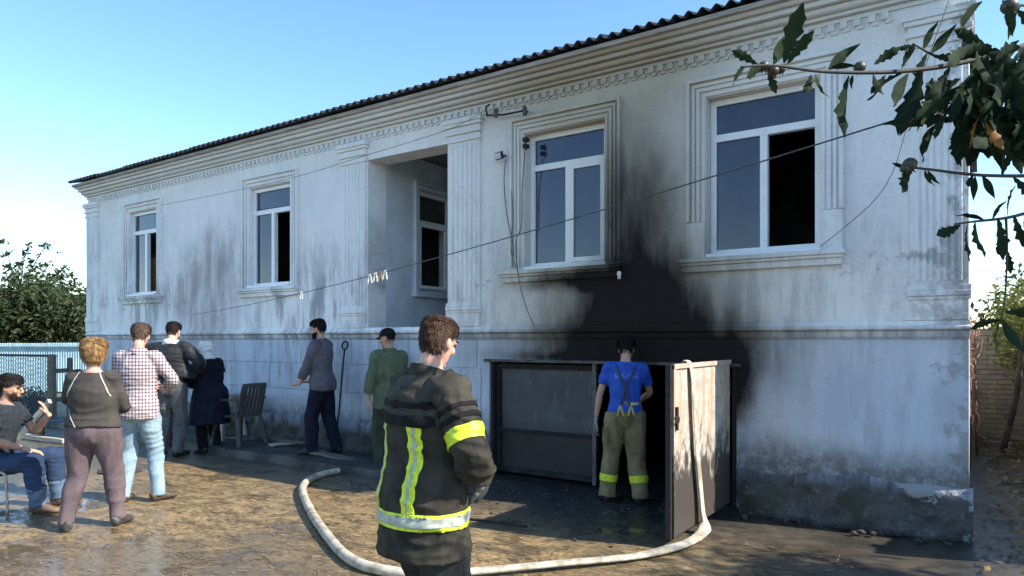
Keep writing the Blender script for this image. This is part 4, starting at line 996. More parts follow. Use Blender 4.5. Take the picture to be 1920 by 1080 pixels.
# --- man pulling on a black jacket
def man_jacket():
    loc = on_ground(322,856); loc.z = 0
    p = Pose(H=1.84, lean=4, side=-2, feet=((-.15,-.02),(.09,-.02)), toes=(14,-14), wrists=((-.30,.18,1.22),(.24,.20,1.12)), elbow=((-1,-.3,.2),(1,-.3,-.6)), head=(6,14), neck=8, hand=(None,{'dir':(.25,.2,-.9),'palm':(-.2,1,0),'curl':45}))
    P = Person('man with white hood pulling on a black jacket, grey jeans', loc, 4, p, .008, SK, (HAIR_DK, SHORT))
    bl = cloth('black_nylon',(.022,.024,.028),(.012,.013,.015),6,.5,.25,200,.05)
    def f(mb):
        p.torso(mb,1.04,1.46,.045,flare=.03)
        for i in (0,1): p.arm(mb,i,.034,.92,.012)
        # right front panel dragged out sideways by the raised arm
        E, W = p.el[1], p.wr[1]; c,r = p.spine(1.05)
        for t in np.linspace(0,1,9):
            a = (p.sh[1]+Vector((-.03,-.03,-.05))).lerp(W+Vector((-.02,-.05,-.04)),t); b_ = (c+r@Vector((.12,-.10,-.03))).lerp(c+r@Vector((.36,-.04,-.02)),t)
            loft(mb,[a,a.lerp(b_,.5)+Vector((0,-.02,0)),b_],[.030,.028,.024],8,3)
    P.garment('jacket', f, bl, .008, 13, 61, .010, 4)
    white = cloth('white_fleece',(.74,.73,.70),(.62,.6,.57),9)
    P.collar(white, .055, .088, 1.455, tilt=-.018, name='hood', open_=.6)
    def cuff(mb): 
        W,E=p.wr[1],p.el[1]; loft(mb,[W.lerp(E,.30),W.lerp(E,.12),W],[.056,.058,.050],12,3)
    P.garment('lining_cuff', cuff, white, .003, 30, 3, .008, 3)
    P.top(cloth('dark_jumper',(.02,.02,.022)), .93, .012, .5, 1.46, 0, .003, 'jumper', seed=3)
    P.trousers(denim('grey_denim',(.125,.128,.130),(.075,.077,.08)), .018, .014, 1.02, .008, 63, freq=16)
    P.shoes(mat('black_shoe',(.02,.02,.02),None,14,.5))
man_jacket()
# --- woman in headscarf and dark coat
def person_navy():
    loc = on_ground(393,848); loc.z = 0
    p = Pose(H=1.57, lean=9, fat=1.28, feet=((-.10,0),(.10,-.02)), toes=(10,-12), wrists=((-.10,.30,1.06),(.10,.30,1.04)), elbow=((-1,-.2,-.6),(1,-.2,-.6)), head=(40,10), neck=8)
    P = Person('woman in white headscarf and long dark navy coat beside the plastic table', loc, -58, p, .008, SK, None, eyes=True)
    nv = cloth('navy_coat_cloth',(.010,.011,.026),(.006,.007,.016),7,.85,.3)
    P.top(nv, .46, .040, 1.0, 1.47, .012, .0065, 'coat', flare=.045, seed=71, freq=15)
    def scarf(mb):
        for i in range(40):
            th = R(58)+(2*math.pi-R(116))*(i%10)/9; z = (.02,.075,.13,.17)[i//10]; q = p.Mh@(head_pt(th,z,.008)*p.k); mb.ball(tuple(q),.030,8,6)
        for z in (.165,.185,.2): mb.ball(tuple(p.Mh@(Vector((0,-.02,z))*p.k)),(.082*p.k,.09*p.k,.045*p.k),14,8)
        loft(mb,[p.spine(1.44)[0],p.Mh@Vector((0,-.02,.0))],[.10,.08],14,3)
    P.garment('headscarf', scarf, cloth('white_scarf',(.82,.79,.72),(.70,.67,.61)), .004, 26, 73, .009, 4)
    def shawl(mb): p.torso(mb,1.26,1.46,.062)
    P.garment('shawl', shawl, cloth('black_shawl',(.008,.008,.010)), .006, 24, 74, .010, 4)
    P.trousers(cloth('black_trousers',(.008,.008,.010)), .02, .006, 1.0, .006, 75); P.shoes(mat('black_leather_shoe',(.015,.015,.015),None,14,.5))
person_navy()
# --- bearded man in profile
def man_beard():
    loc = on_ground(604,851,.1); loc.z = .1
    p = Pose(H=1.76, lean=5, feet=((-.08,.10),(.10,-.16)), toes=(6,-6), wrists=((-.16,.25,.90),(.12,.27,.93)), elbow=((-1,-.8,-.2),(1,-.8,-.2)), head=(4,4), neck=6, hand=({'curl':20,'dir':(.3,.9,-.2),'palm':(.2,0,1)},{'curl':18,'dir':(-.2,1,-.15),'palm':(0,0,1)}), shrug=.0)
    P = Person('bearded man in grey shirt and navy trousers walking left past the wall', loc, -78, p, .007, SK, (HAIR_DK, dict(len=.030,vol=.012,n=2400,front=.162)), eyes=True, brows=HAIR_DK)
    # beard
    r = random.Random(3); mb = MB()
    for q in range(1500):
        th = r.uniform(-1.75,1.75); z = r.uniform(-.016,.062 if abs(th)>.5 else .03)
        if abs(th) < .35 and z > .028 and z < .05: continue
        a = head_pt(th,z,.0); d = Vector((math.sin(th)*.5,math.cos(th)*.5,-.8)).normalized(); l = r.uniform(.014,.026); sd = Vector((math.cos(th),-math.sin(th),0))*.003
        k = len(mb.v); mb.v += [tuple(p.Mh@(v*p.k)) for v in (a-sd,a+sd,a+d*l+Vector((math.sin(th),math.cos(th),0))*.006)]; mb.f.append((k,k+1,k+2))
    n_ = 24; k = len(mb.v); Z = (-.018,-.008,.012,.034,.055)
    for z in Z:
        for j in range(n_+1): th = -1.7+3.4*j/n_; mb.v.append(tuple(p.Mh@(head_pt(th,max(z-(.02 if abs(th)<.4 and z>.02 else 0),-.016),.004 if z<.05 else -.002)*p.k)))
    for i in range(len(Z)-1):
        for j in range(n_): mb.f.append((k+i*(n_+1)+j,k+i*(n_+1)+j+1,k+(i+1)*(n_+1)+j+1,k+(i+1)*(n_+1)+j))
    P.part('beard', mb, HAIR_DK)
    gs = cloth('grey_shirt_cloth',(.125,.118,.135),(.085,.080,.094),8)
    P.top(gs, .84, .024, .98, 1.475, .006, .0055, 'shirt', seed=81, flare=.02)
    P.collar(gs, .036, .068, 1.472, open_=.45)
    P.trousers(cloth('navy_trousers_cloth',(.012,.014,.030),(.008,.009,.018)), .020, .022, 1.0, .007, 83, freq=15)
    P.shoes(mat('dark_shoe',(.025,.024,.024),None,14,.5))
man_beard()
# --- man in green jacket and cap
def man_green():
    loc = on_ground(730,878,.0); loc.z = 0.0
    p = Pose(H=1.73, lean=3, feet=((-.13,.0),(.13,.02)), toes=(10,-10), wrists=((-.26,.06,.86),(.10,.30,1.02)), elbow=((-1,-.6,-.2),(1,-.6,-.2)), head=(34,6), neck=5)
    P = Person('man in olive green jacket and black cap standing behind the nearest firefighter', loc, -36, p, .0075, SK2, (HAIR_DK, dict(len=.02,vol=.006,n=900,back=.02)), eyes=True, brows=HAIR_DK)
    gm = cloth('olive_jacket_cloth',(.115,.140,.080),(.075,.098,.056),7,.85,.3)
    P.top(gm, .76, .030, .98, 1.475, .010, .0065, 'jacket', seed=91, flare=.015)
    P.collar(gm, .040, .074, 1.47, open_=.4)
    P.trousers(cloth('dark_olive_trousers',(.05,.06,.040),(.03,.038,.026)), .02, .018, 1.0, .007, 93); P.shoes(mat('dark_green_shoe',(.02,.022,.02),None,14,.5))
    # cap: dome and bill
    mb = MB(); nt_, nz = 28, 8
    for i in range(nz+1):
        a = math.pi/2*i/nz*.97
        for j in range(nt_):
            th = 2*math.pi*j/nt_; mb.v.append(tuple(p.Mh@(Vector((.091*math.cos(a)**.8*math.sin(th), -.007+.112*math.cos(a)**.8*math.cos(th), .128+.108*math.sin(a)))*p.k)))
    for i in range(nz):
        for j in range(nt_): mb.f.append((i*nt_+j,i*nt_+(j+1)%nt_,(i+1)*nt_+(j+1)%nt_,(i+1)*nt_+j))
    mb.f.append(tuple(nz*nt_+j for j in range(nt_)))
    cap_m = cloth('black_cap_cloth',(.012,.014,.014)); cap = P.part('cap', mb, cap_m)
    V=[]; F2=[]; n_=13
    for v_ in (0,.5,1):
        for u_ in np.linspace(-1,1,n_): V.append(p.Mh@(Vector((.080*u_*(1-.12*v_), .096-.055*u_*u_+.075*v_*(1-.3*u_*u_), .137-.012*u_*u_-.010*v_))*p.k))
    V += [v+Vector((0,0,.005)) for v in V]
    for b0 in (0,39):
        for i in range(2):
            for j in range(12): F2.append((b0+i*n_+j,b0+i*n_+j+1,b0+(i+1)*n_+j+1,b0+(i+1)*n_+j))
    for j in range(12): F2.append((26+j,27+j,66+j,65+j))
    o = MB().add(V,F2).build('bill', cap_m, cap, True, False)
    mb = MB(); mb.tube([p.Mh@(Vector((.093*math.sin(th),-.007+.114*math.cos(th),.150))*p.k) for th in np.linspace(2.2,3.0,8)], .005, 6, ref=(0,0,1), ry=.012); mb.build('strap_opening', mat('cap_gap',(.42,.33,.27),None,9,.8,0), cap, True, False)
man_green()
# --- seated man at the left edge
def man_seated():
    loc = at_depth(-4,870,6.5); loc.z = 0
    p = Pose(H=1.72, pelvis=(0,0,-.445), lean=15, feet=((-.16,.46),(.14,.43)), toes=(6,-4), knee=((-.15,.4,1),(.15,.4,1)), wrists=((-.10,.40,1.345),(.10,.30,1.045)), elbow=((-.3,.2,-1),(1,-.4,-.3)), head=(6,-9), neck=4,
             hand=({'dir':(.10,-.35,.9),'palm':(.3,-.9,-.3),'curl':14,'spread':10,'side':1},{'dir':(-.3,.95,-.25),'palm':(0,-.2,-1),'curl':20}))
    P = Person('seated man with dark beard raising a hand, jeans and dark T-shirt, at the left edge', loc, 84, p, .0065, SK2, (HAIR_DK, dict(len=.036,vol=.014,n=2600,front=.158)), eyes=True, brows=HAIR_DK)
    r = random.Random(5); mb = MB()
    for q in range(1100):
        th = r.uniform(-1.7,1.7); z = r.uniform(-.016,.058 if abs(th)>.5 else .026); a = head_pt(th,z,.0); d = Vector((math.sin(th)*.5,math.cos(th)*.5,-.8)).normalized(); l = r.uniform(.006,.013); sd = Vector((math.cos(th),-math.sin(th),0))*.0025
        k = len(mb.v); mb.v += [tuple(p.Mh@(v*p.k)) for v in (a-sd,a+sd,a+d*l+Vector((math.sin(th),math.cos(th),0))*.006)]; mb.f.append((k,k+1,k+2))
    P.part('beard', mb, HAIR_DK)
    t = P.top(cloth('dark_slate_jersey',(.030,.036,.046),(.020,.024,.03)), .90, .018, .42, 1.475, .008, .005, 't_shirt', seed=101)
    P.collar(cloth('grey_neckband',(.20,.20,.20)), .018, .066, 1.47, open_=0)
    P.trousers(denim('blue_denim',(.030,.052,.105),(.020,.034,.070)), .018, .016, 1.02, .007, 103, freq=16, t_end=.85)
    pl = denim('sunlit_pale_denim',(.115,.17,.25),(.07,.11,.18))  # turn-up denim made paler, the sun on it put into the colour
    def shins(mb):
        for i in (0,1):
            K,A = p.kneep[i],p.ank[i]; loft(mb,[K.lerp(A,.60),K.lerp(A,.78),A+Vector((0,0,-.02))],[.080,.072,.068],14,4)
    P.garment('turn_up', shins, pl, .005, 20, 105, .009, 4)
    P.shoes(mat('tan_brown_shoe',(.16,.10,.06),(.08,.05,.035),14,.6))
    return P, loc, p
SEATED = man_seated()
# ================================================================== things on and around the house
# fire hose: lies in a loop over the yard, then hangs over the open leaf
def hose():
    m, b, p = new_mat('dirty_canvas_hose'); v = b.pos(); n = b.noise(v,9,5,.65)
    b.put(p.inputs['Base Color'], b.mix(b.step(n,.42,.64),(.48,.43,.34),(.27,.23,.17))); p.inputs['Roughness'].default_value=.8
    b.put(p.inputs['Normal'], b.bump(b.math('ADD',b.noise(v,160,2,.5),b.math('MULTIPLY',n,2)),.4,.004))
    G = lambda x,y,h=.036: tuple(Vector((*on_ground(x,y).xy,h)))
    path = [(-1.0,7.6,.03),(-1.9-.9,7.3,.03)]
    pts = [(-2.30,7.25,.035,.045,.012),(-2.14,6.3,.05,.045,.010),(-2.07,5.72,.55,.046,.008),(-2.045,5.50,1.30,.046,.007),(-2.0,5.47,1.428,.046,.007),(-1.955,5.48,1.30,.046,.007),(-1.945,5.55,.75,.044,.008),(-1.935,5.66,.20,.044,.010),(-1.90,5.62,.05,.050,.014)]
    tail = [((-1.90,5.30,.022),.052,.018)] + [(G(x,y,h),a,c) for (x,y,h,a,c) in ((1252,1036,.026,.046,.026),(1180,1050,.022,.044,.020),(1060,1061,.022,.043,.021),(900,1077,.025,.042,.024),(800,1085,.030,.040,.030),(715,1078,.036,.039,.037),(655,1056,.036,.039,.037),(612,1010,.036,.039,.037),(580,960,.036,.039,.037),(568,918,.036,.039,.036),(600,896,.036,.038,.035),(650,884,.036,.038,.034),(690,866,.05,.038,.034))]
    e = on_ground(770,872); tail += [((e.x,e.y,.13),.037,.033),((-5.45,6.30,.04),.037,.034),((-4.95,6.15,.036),.037,.034)]
    P4 = [(Vector(q[:3]),q[3],q[4]) for q in pts]+[(Vector(a),b_,c) for a,b_,c in tail]
    C = catmull([q[0] for q in P4],7); Wd = catmull([Vector((q[1],q[2],0)) for q in P4],7)
    mb = MB(); k = 0; N = 14; prev = None
    for i,c in enumerate(C):
        t = (C[min(i+1,len(C)-1)]-C[max(i-1,0)]).normalized()
        side = Vector((0,1,0)) if i < 8*7+3 else t.cross(Vector((0,0,1)))
        if 8*7-10 <= i < 8*7+10:
            f = (i-(8*7-10))/20; side = Vector((0,1,0)).lerp(-t.cross(Vector((0,0,1))) if t.cross(Vector((0,0,1))).y<0 else t.cross(Vector((0,0,1))),max(0,min(1,f)))
        side = (side-t*side.dot(t)).normalized()
        if prev is not None and side.dot(prev) < 0: side = -side
        prev = side; nrm = t.cross(side)
        jit = 1+.03*math.sin(i*1.7)
        for j in range(N):
            a = 2*math.pi*j/N; mb.v.append(tuple(c+side*Wd[i].x*jit*math.cos(a)+nrm*Wd[i].y*math.sin(a)))
    for i in range(len(C)-1):
        for j in range(N): mb.f.append((i*N+j,i*N+(j+1)%N,(i+1)*N+(j+1)%N,(i+1)*N+j))
    mb.f.append(tuple(range(N-1,-1,-1))); mb.f.append(tuple((len(C)-1)*N+j for j in range(N)))
    root = tag(empty('fire_hose', (-3.5,4.5,0)), 'pale canvas fire hose looping over the yard and over the open gate leaf', 'hose')
    mb.build('hose_line', m, root, True)
    a, b_ = C[-1], C[-1]+Vector((.34,-.05,.0)); al = mat('aluminium_coupling',(.42,.43,.44),(.28,.28,.29),14,.35,.1,metal=.8)
    q = MB(); q.tube([a-Vector((.02,0,0)),a.lerp(b_,.25),a.lerp(b_,.26),a.lerp(b_,.4),a.lerp(b_,.41),a.lerp(b_,.8),b_],[.044,.044,.05,.05,.034,.024,.028],14); q.build('nozzle', al, root, True)
    t = on_ground(1322,1004); MB().bar((-1.86,5.36,.02),(t.x,t.y+.1,.03),.022,.022).build('hose_strap', m, root)
hose()
# soot-caked iron rod on the ground by the gate, boards, debris
def rod_on_ground():
    a, b_ = on_ground(880,977), on_ground(988,992)
    tag(MB().bar((a.x,a.y,.018),(b_.x,b_.y,.018),.03,.02).build('iron_bar', M['black_iron'], bevel=.003), 'thin dark iron bar lying on the ground at the shadow edge by the gate', 'bar')
rod_on_ground()
wood = mat('old_grey_wood',(.20,.165,.125),(.10,.082,.065),9,.8,.4,.006,stretch=(1,8,8))
pale = mat('pale_board',(.46,.41,.34),(.30,.26,.21),9,.8,.3,.006,stretch=(1,6,6))
def board(name, a, b_, wd, th, m_, label, cat='board', up=(0,0,1), g0=0.0):
    c = (Vector(a)+Vector(b_))/2; d = Vector(b_)-Vector(a); L = d.length; d.normalize(); sx = d.cross(Vector(up)).normalized(); sz = sx.cross(d)
    me = MB(); n = 10
    for i in range(n+1):
        t = -L/2+L*i/n; ww = wd/2*(1+.05*math.sin(i*2.1)); bow = .004*math.sin(i*.9)
        for (y,z) in ((-ww,-th/2),(ww,-th/2),(ww,th/2),(-ww,th/2)): me.v.append((t,y,z+bow))
    for i in range(n):
        for j in range(4): me.f.append((i*4+j,(i+1)*4+j,(i+1)*4+(j+1)%4,i*4+(j+1)%4))
    me.f += [(3,2,1,0),(n*4,n*4+1,n*4+2,n*4+3)]
    o = me.build(name, m_, bevel=.003); Mx = Matrix((d,-sx,sz)).transposed().to_4x4(); Mx.translation = c; o.matrix_world = Mx
    return tag(o, label, cat)
p0, p1 = on_ground(590,858,.06), on_ground(700,874,.04)
board('wooden_plank', (p0.x,p0.y,.13), (p1.x+.1,p1.y,.06), .16, .03, wood, 'dark wet plank lying askew on the footway edge behind the bearded man')
d0 = on_ground(507,838,.1); d1 = on_ground(598,829,.1)
board('wooden_board', (d0.x,d0.y,.125), (d1.x,d1.y,.135), .15, .025, pale, 'pale broken board lying on the footway beside the bearded man')
d0 = on_ground(520,831,.1); d1 = on_ground(570,840,.1)
board('wooden_board', (d0.x,d0.y,.155), (d1.x,d1.y,.160), .09, .02, wood, 'short dark board lying across the pale broken board')
def rag(px,py,g,sx,sy,h,m_,label):
    c = on_ground(px,py,g); mb = MB(); n=14
    V=[]
    for j in range(n):
        for i in range(n):
            u,v = i/(n-1)-.5, j/(n-1)-.5; r_ = max(abs(u),abs(v))*2
            V.append((c.x+u*sx+.02*math.sin(9*v+i), c.y+v*sy+.02*math.sin(7*u+j), g+.004+max(0,(1-r_**2))*h*(.6+.4*math.sin(11*u+5*v)*math.cos(9*v))))
    mb.add(V,[(j*n+i,j*n+i+1,(j+1)*n+i+1,(j+1)*n+i) for j in range(n-1) for i in range(n-1)])
    return tag(mb.build('crumpled_rag', m_, smooth=True), label, 'rag')
rag(455,822,.1,.5,.3,.06,mat('grey_rag',(.20,.205,.20),(.11,.11,.11),9,.9),'crumpled grey rag on the footway under the plastic chair')
rag(225,884,0,.45,.35,.10,mat('black_rag',(.025,.022,.022),(.045,.04,.038),9,.9),'dark crumpled cloth on the ground behind the mauve trousers')
rag(322,835,0,.22,.2,.42,mat('maroon_bag',(.085,.015,.02),(.05,.01,.014),9,.8),'maroon bag standing between the legs of the man in black jacket')
# ring-topped iron rod leaning on the wall
def ring_rod():
    a = on_wall(628,800,6.45); a.z = .1; b_ = on_wall(646,655,6.55); root = tag(empty('iron_rod',(a.x,a.y,.1)), 'iron rod with a ring handle leaning against the wall behind the bearded man', 'rod')
    MB().tube([a,a.lerp(b_,.5)+Vector((.006,0,0)),b_],.011,8).build('shaft', M['black_iron'], root, True)
    d = (b_-a).normalized(); c = b_+d*.055
    MB().tube([c+(d*math.cos(t)+Vector((1,0,0))*math.sin(t))*.055 for t in np.linspace(0,2*math.pi,19)],.011,8,ref=(0,1,0)).build('ring', M['black_iron'], root, True)
ring_rod()
# plastic garden chair and table
def plastic_chair():
    c = on_ground(447,832,.1); rz = YAW-R(-62)
    root = tag(empty('plastic_chair',(c.x,c.y,.1),rz),'dull brown plastic garden armchair by the white wall','chair'); pm = mat('dull_brown_plastic',(.070,.060,.057),(.048,.042,.040),7,.5,.1)
    L = lambda n_,mb,sm=False: mb.build(n_,pm,root,sm,False,bevel=.006)
    L('seat', MB().box(-.23,.23,-.22,.24,.40,.43))
    for sx in (-1,1):
        L('leg', MB().bar((sx*.25,.24,0),(sx*.215,.20,.41),.05,.045)); L('leg', MB().bar((sx*.25,-.30,0),(sx*.20,-.20,.42),.05,.045))
        L('armrest', MB().bar((sx*.265,.22,.64),(sx*.25,-.26,.66),.055,.03)); L('arm_post', MB().bar((sx*.255,.20,.42),(sx*.262,.20,.63),.045,.05))
    fb = MB()
    for x in (-.205,.205): fb.bar((x,-.21,.42),(x*.92,-.33,.86),.05,.03)
    fb.bar((-.20,-.335,.855),(.20,-.335,.855),.035,.06); L('back_frame', fb)
    for i in range(5): L('slat', MB().bar((-.14+.07*i,-.215,.43),(-.13+.065*i,-.325,.83),.052,.016))
plastic_chair()
def plastic_table():
    c = on_ground(418,822,.1); root = tag(empty('plastic_table',(c.x-.05,c.y+.02,.1),R(12)),'white round plastic table with a worn top beside the chair','table'); pm = mat('chalky_white_plastic',(.56,.57,.57),(.36,.37,.37),6,.5,.1)
    mb = MB(); mb.tube([(0,0,.655),(0,0,.665),(0,0,.69),(0,0,.70)],[.36,.40,.40,.385],36,ref=(0,1,0)); mb.build('table_top',pm,root,False,False)
    for a in (45,135,225,315):
        d = Vector((math.cos(R(a)),math.sin(R(a)),0)); MB().bar(d*.33,d*.25+Vector((0,0,.655)),.05,.05).build('leg',pm,root,False,False,bevel=.006)
plastic_table()
# metal stacking chair under the seated man
def metal_chair():
    P, loc, p = SEATED; root = tag(empty('metal_chair',(loc.x,loc.y,0),YAW-R(84)),'bent steel tube chair with the seated man on it','chair'); sm = mat('worn_steel_tube',(.40,.35,.30),(.24,.20,.17),12,.4,.1,metal=.5)
    for sx in (-1,1):
        MB().tube(catmull([(sx*.22,.21,0),(sx*.22,.20,.30),(sx*.215,.17,.385),(sx*.21,.05,.40),(sx*.21,-.16,.40),(sx*.21,-.20,.44),(sx*.20,-.27,.80),(sx*.17,-.285,.85),(0,-.29,.86)],5),.0125,8,ref=(1,0,0)).build('tube_frame',sm,root,True,False)
        MB().tube(catmull([(sx*.205,-.05,.395),(sx*.21,-.16,.36),(sx*.22,-.27,0)],5),.0125,8,ref=(1,0,0)).build('rear_leg',sm,root,True,False)
    sd = cloth('worn_brown_vinyl',(.16,.085,.06),(.10,.055,.04))
    MB().box(-.21,.21,-.20,.19,.405,.43).build('seat',sd,root,False,False,bevel=.01)
    MB().obox((0,-.255,.70),(.185,0,0),(0,.012,.002),(0,-.02,.10)).build('backrest',sd,root,False,False,bevel=.008)
metal_chair()
# pale timber frame lying/leaning on the lawn between the seated man and the woman
a = on_ground(28,832); board('timber_batten',(a.x,a.y,.03),at_depth(93,752,(a-Vector((0,0,0))).dot(Vector((-SY,CY,0)))-.2),.07,.05,pale,'pale batten leaning up from the ground behind the seated man','batten',up=(0,1,0))
a, b_ = on_ground(36,822), on_ground(122,832); board('timber_batten',(a.x,a.y,.06),(b_.x,b_.y,.04),.08,.05,pale,'pale batten lying on the grass behind the seated man','batten')
b2 = on_ground(78,826); mb = MB(); mb.tube([(b2.x,b2.y,.08),(b2.x,b2.y,.24),(b2.x,b2.y,.29),(b2.x,b2.y,.30),(b2.x,b2.y,.36)],[.042,.042,.02,.016,.016],12,ref=(0,1,0)); tag(mb.build('glass_bottle',mat('dark_bottle',(.010,.012,.010),None,9,.08,0),smooth=True),'dark bottle standing on the pale batten','bottle')

# ---- fittings on the front
def fittings():
    br = tag(empty('wire_bracket',tuple(on_wall(945,208,FY))),'bent iron wire bracket with insulators fixed high on the wall left of the scorched window','bracket')
    W = lambda x,y,o=0: on_wall(x,y,FY-o)
    MB().tube([W(913,217,.02),W(911,200,.16),W(918,196,.18)],.010,6).build('arm',M['black_iron'],br,True)
    MB().tube([W(913,216,.03),W(945,215,.10),W(985,207,.10),W(990,210,.02)],.011,6).build('arm',M['black_iron'],br,True)
    for x,y in ((930,212),(984,208)):
        c = W(x,y,.11); MB().tube([c+Vector((0,0,-.05)),c+Vector((0,0,-.01)),c,c+Vector((0,0,.03)),c+Vector((0,0,.05))],[.02,.032,.024,.03,.016],10,ref=(0,1,0)).build('insulator',mat('brown_glazed_insulator',(.10,.07,.05),None,9,.25,0),br,True)
    b2 = tag(empty('insulator_block',tuple(W(986,265))),'small black cable clamp on the left jamb of the scorched window','clamp')
    for dz in (0,-.075): MB().obox(W(986,262,.06)+Vector((0,0,dz)),(.028,0,0),(0,.035,0),(0,0,.022)).build('clamp',M['black_iron'],b2,bevel=.006)
    MB().tube([W(986,255,.08),W(986,282,.08)],.008,6).build('bolt',M['black_iron'],b2)
    fl = tag(empty('flood_lamp',tuple(W(936,292))),'small square flood lamp on the wall left of the scorched window','lamp')
    c = W(936,292,.09); MB().obox(c,(.05,0,.006),(-.006,.022,.008),(0,-.01,.042)).build('housing',M['black_iron'],fl,bevel=.004)
    MB().obox(c+Vector((0,-.0245,-.008)),(.038,0,.0045),(-.0004,.002,.0008),(0,-.0075,.031)).build('glass',mat('lamp_glass',(.55,.58,.60),(.4,.42,.44),6,.15,0),fl)
    MB().tube([c+Vector((.03,.02,0)),W(948,292,.0)],.01,6).build('bracket_arm',M['black_iron'],fl)
    def cable(name,pts,r,m_,label): return tag(MB().tube(catmull(pts,6),r,6).build(name,m_,smooth=True),label,'cable')
    cable('wall_cable',[W(948,300,.03),W(945,340,.05),W(950,400,.04),W(960,450,.07),W(963,480,.03)],.006,M['wirelight'],'grey cable hanging from the flood lamp down the wall')
    cable('wall_cable',[W(984,285,.06),W(979,360,.05),W(978,420,.05),W(968,455,.03),W(970,500,.10),W(976,540,.06),W(990,585,.10),W(1008,625,.10),W(1022,652,.03)],.006,M['wirelight'],'grey cable from the black clamp past the sill to the garage lintel')
    cable('wall_cable',[W(958,235,.02),W(955,320,.04),W(962,400,.05),W(958,470,.05),W(970,505,.10)],.005,M['wirelight'],'thin cable running down beside the scorched window from the bracket')
    cable('wall_cable',[W(1538,462,.06),W(1585,425,.25),W(1640,375,.35),W(1675,320,.4),W(1700,240,.45),W(1740,110,.5),W(1782,-5,.5)],.0035,M['wirelight'],'thin slack cable rising from the right window corner to the eave')
    cable('service_wire',[W(913,205,.16),W(840,243,.35),W(690,290,.5),W(560,330,.55),W(420,362,.5),W(300,385,.45)],.0035,M['wirelight'],'thin overhead wire running left from the bracket across the porch')
    c = W(1161,516,.13); tag(MB().tube([c+Vector((0,0,-.04)),c+Vector((0,0,.0)),c+Vector((0,0,.01)),c+Vector((0,0,.04))],[.016,.02,.024,.018],10,ref=(0,1,0)).build('insulator',M['porcelain'],smooth=True),'small white porcelain insulator on the sill of the scorched window','insulator')
    # sooted stub of a wire holder above the fireman
    # clothes line and pegs
    A = at_depth(1800,187,2.95); B = Vector((-10.9,6.56,2.02)); N=60; pts=[]
    for i in range(N+1):
        t=i/N; p_=A.lerp(B,t); p_.z -= .11*4*t*(1-t); pts.append(p_)
    line = tag(MB().tube(pts,.0042,6).build('clothes_line',M['wire'],smooth=True),'dark clothes line strung across the front from the tree to the left wall','line')
    pm = [mat('white_peg',(.75,.74,.70),None,9,.4,0), mat('ochre_peg',(.35,.24,.10),None,9,.6,0)]
    def lineat(px):
        best = min(range(N),key=lambda i: abs(960+FPX*((pts[i].x*CY+pts[i].y*SY)/(-pts[i].x*SY+pts[i].y*CY))-px))
        return pts[best],(pts[min(best+1,N)]-pts[max(best-1,0)]).normalized()
    names = {694:'leftmost peg of the cluster on the clothes line in front of the porch',704:'second peg of the cluster on the clothes line in front of the porch',713:'ochre peg in the cluster on the clothes line in front of the porch',721:'rightmost peg of the cluster on the clothes line in front of the porch',565:'peg on the clothes line right of the second window sill',486:'single peg on the clothes line below the second window',398:'left peg on the clothes line between the first two windows',412:'right peg on the clothes line between the first two windows'}
    # points between line samples: interpolate finely
    fine=[]
    for i in range(N):
        for k in range(10): fine.append(pts[i].lerp(pts[i+1],k/10))
    for px,lb in names.items():
        q = min(fine,key=lambda v: abs(960+FPX*((v.x*CY+v.y*SY)/(-v.x*SY+v.y*CY))-px)); sp = .030 if px in (694,704,713,721) else .02
        root = tag(empty('clothes_peg',tuple(q)),lb,'peg','pegs on the clothes line'); m_ = pm[1] if px==713 else pm[0]
        for s_ in (-1,1): MB().bar(q+Vector((s_*.004,s_*.003,.018)),q+Vector((s_*sp*.6,s_*sp*.3,-.070)),.011,.010).build('jaw',m_,root)
fittings()
# blue jacket hung on the porch below the side window
def blue_jacket():
    c = Vector((-6.62,8.35,1.60)); mb = MB(); 
    loft(mb,[c+Vector((0,0,.02)),c+Vector((0,0,.25)),c+Vector((.01,0,.42)),c+Vector((.02,0,.52))],[(.13,.11),(.15,.12),(.13,.09),(.04,.03)],18,4)
    me = remesh(mb,.012,3); wrinkle(me,.012,40,7); me.materials.append(cloth('bright_blue_cloth',(.01,.04,.32),(.008,.03,.22))); me.shade_smooth()
    tag(link('cloth_bundle',me),'bright blue cloth bundle on the porch under the side window','bundle')
blue_jacket()

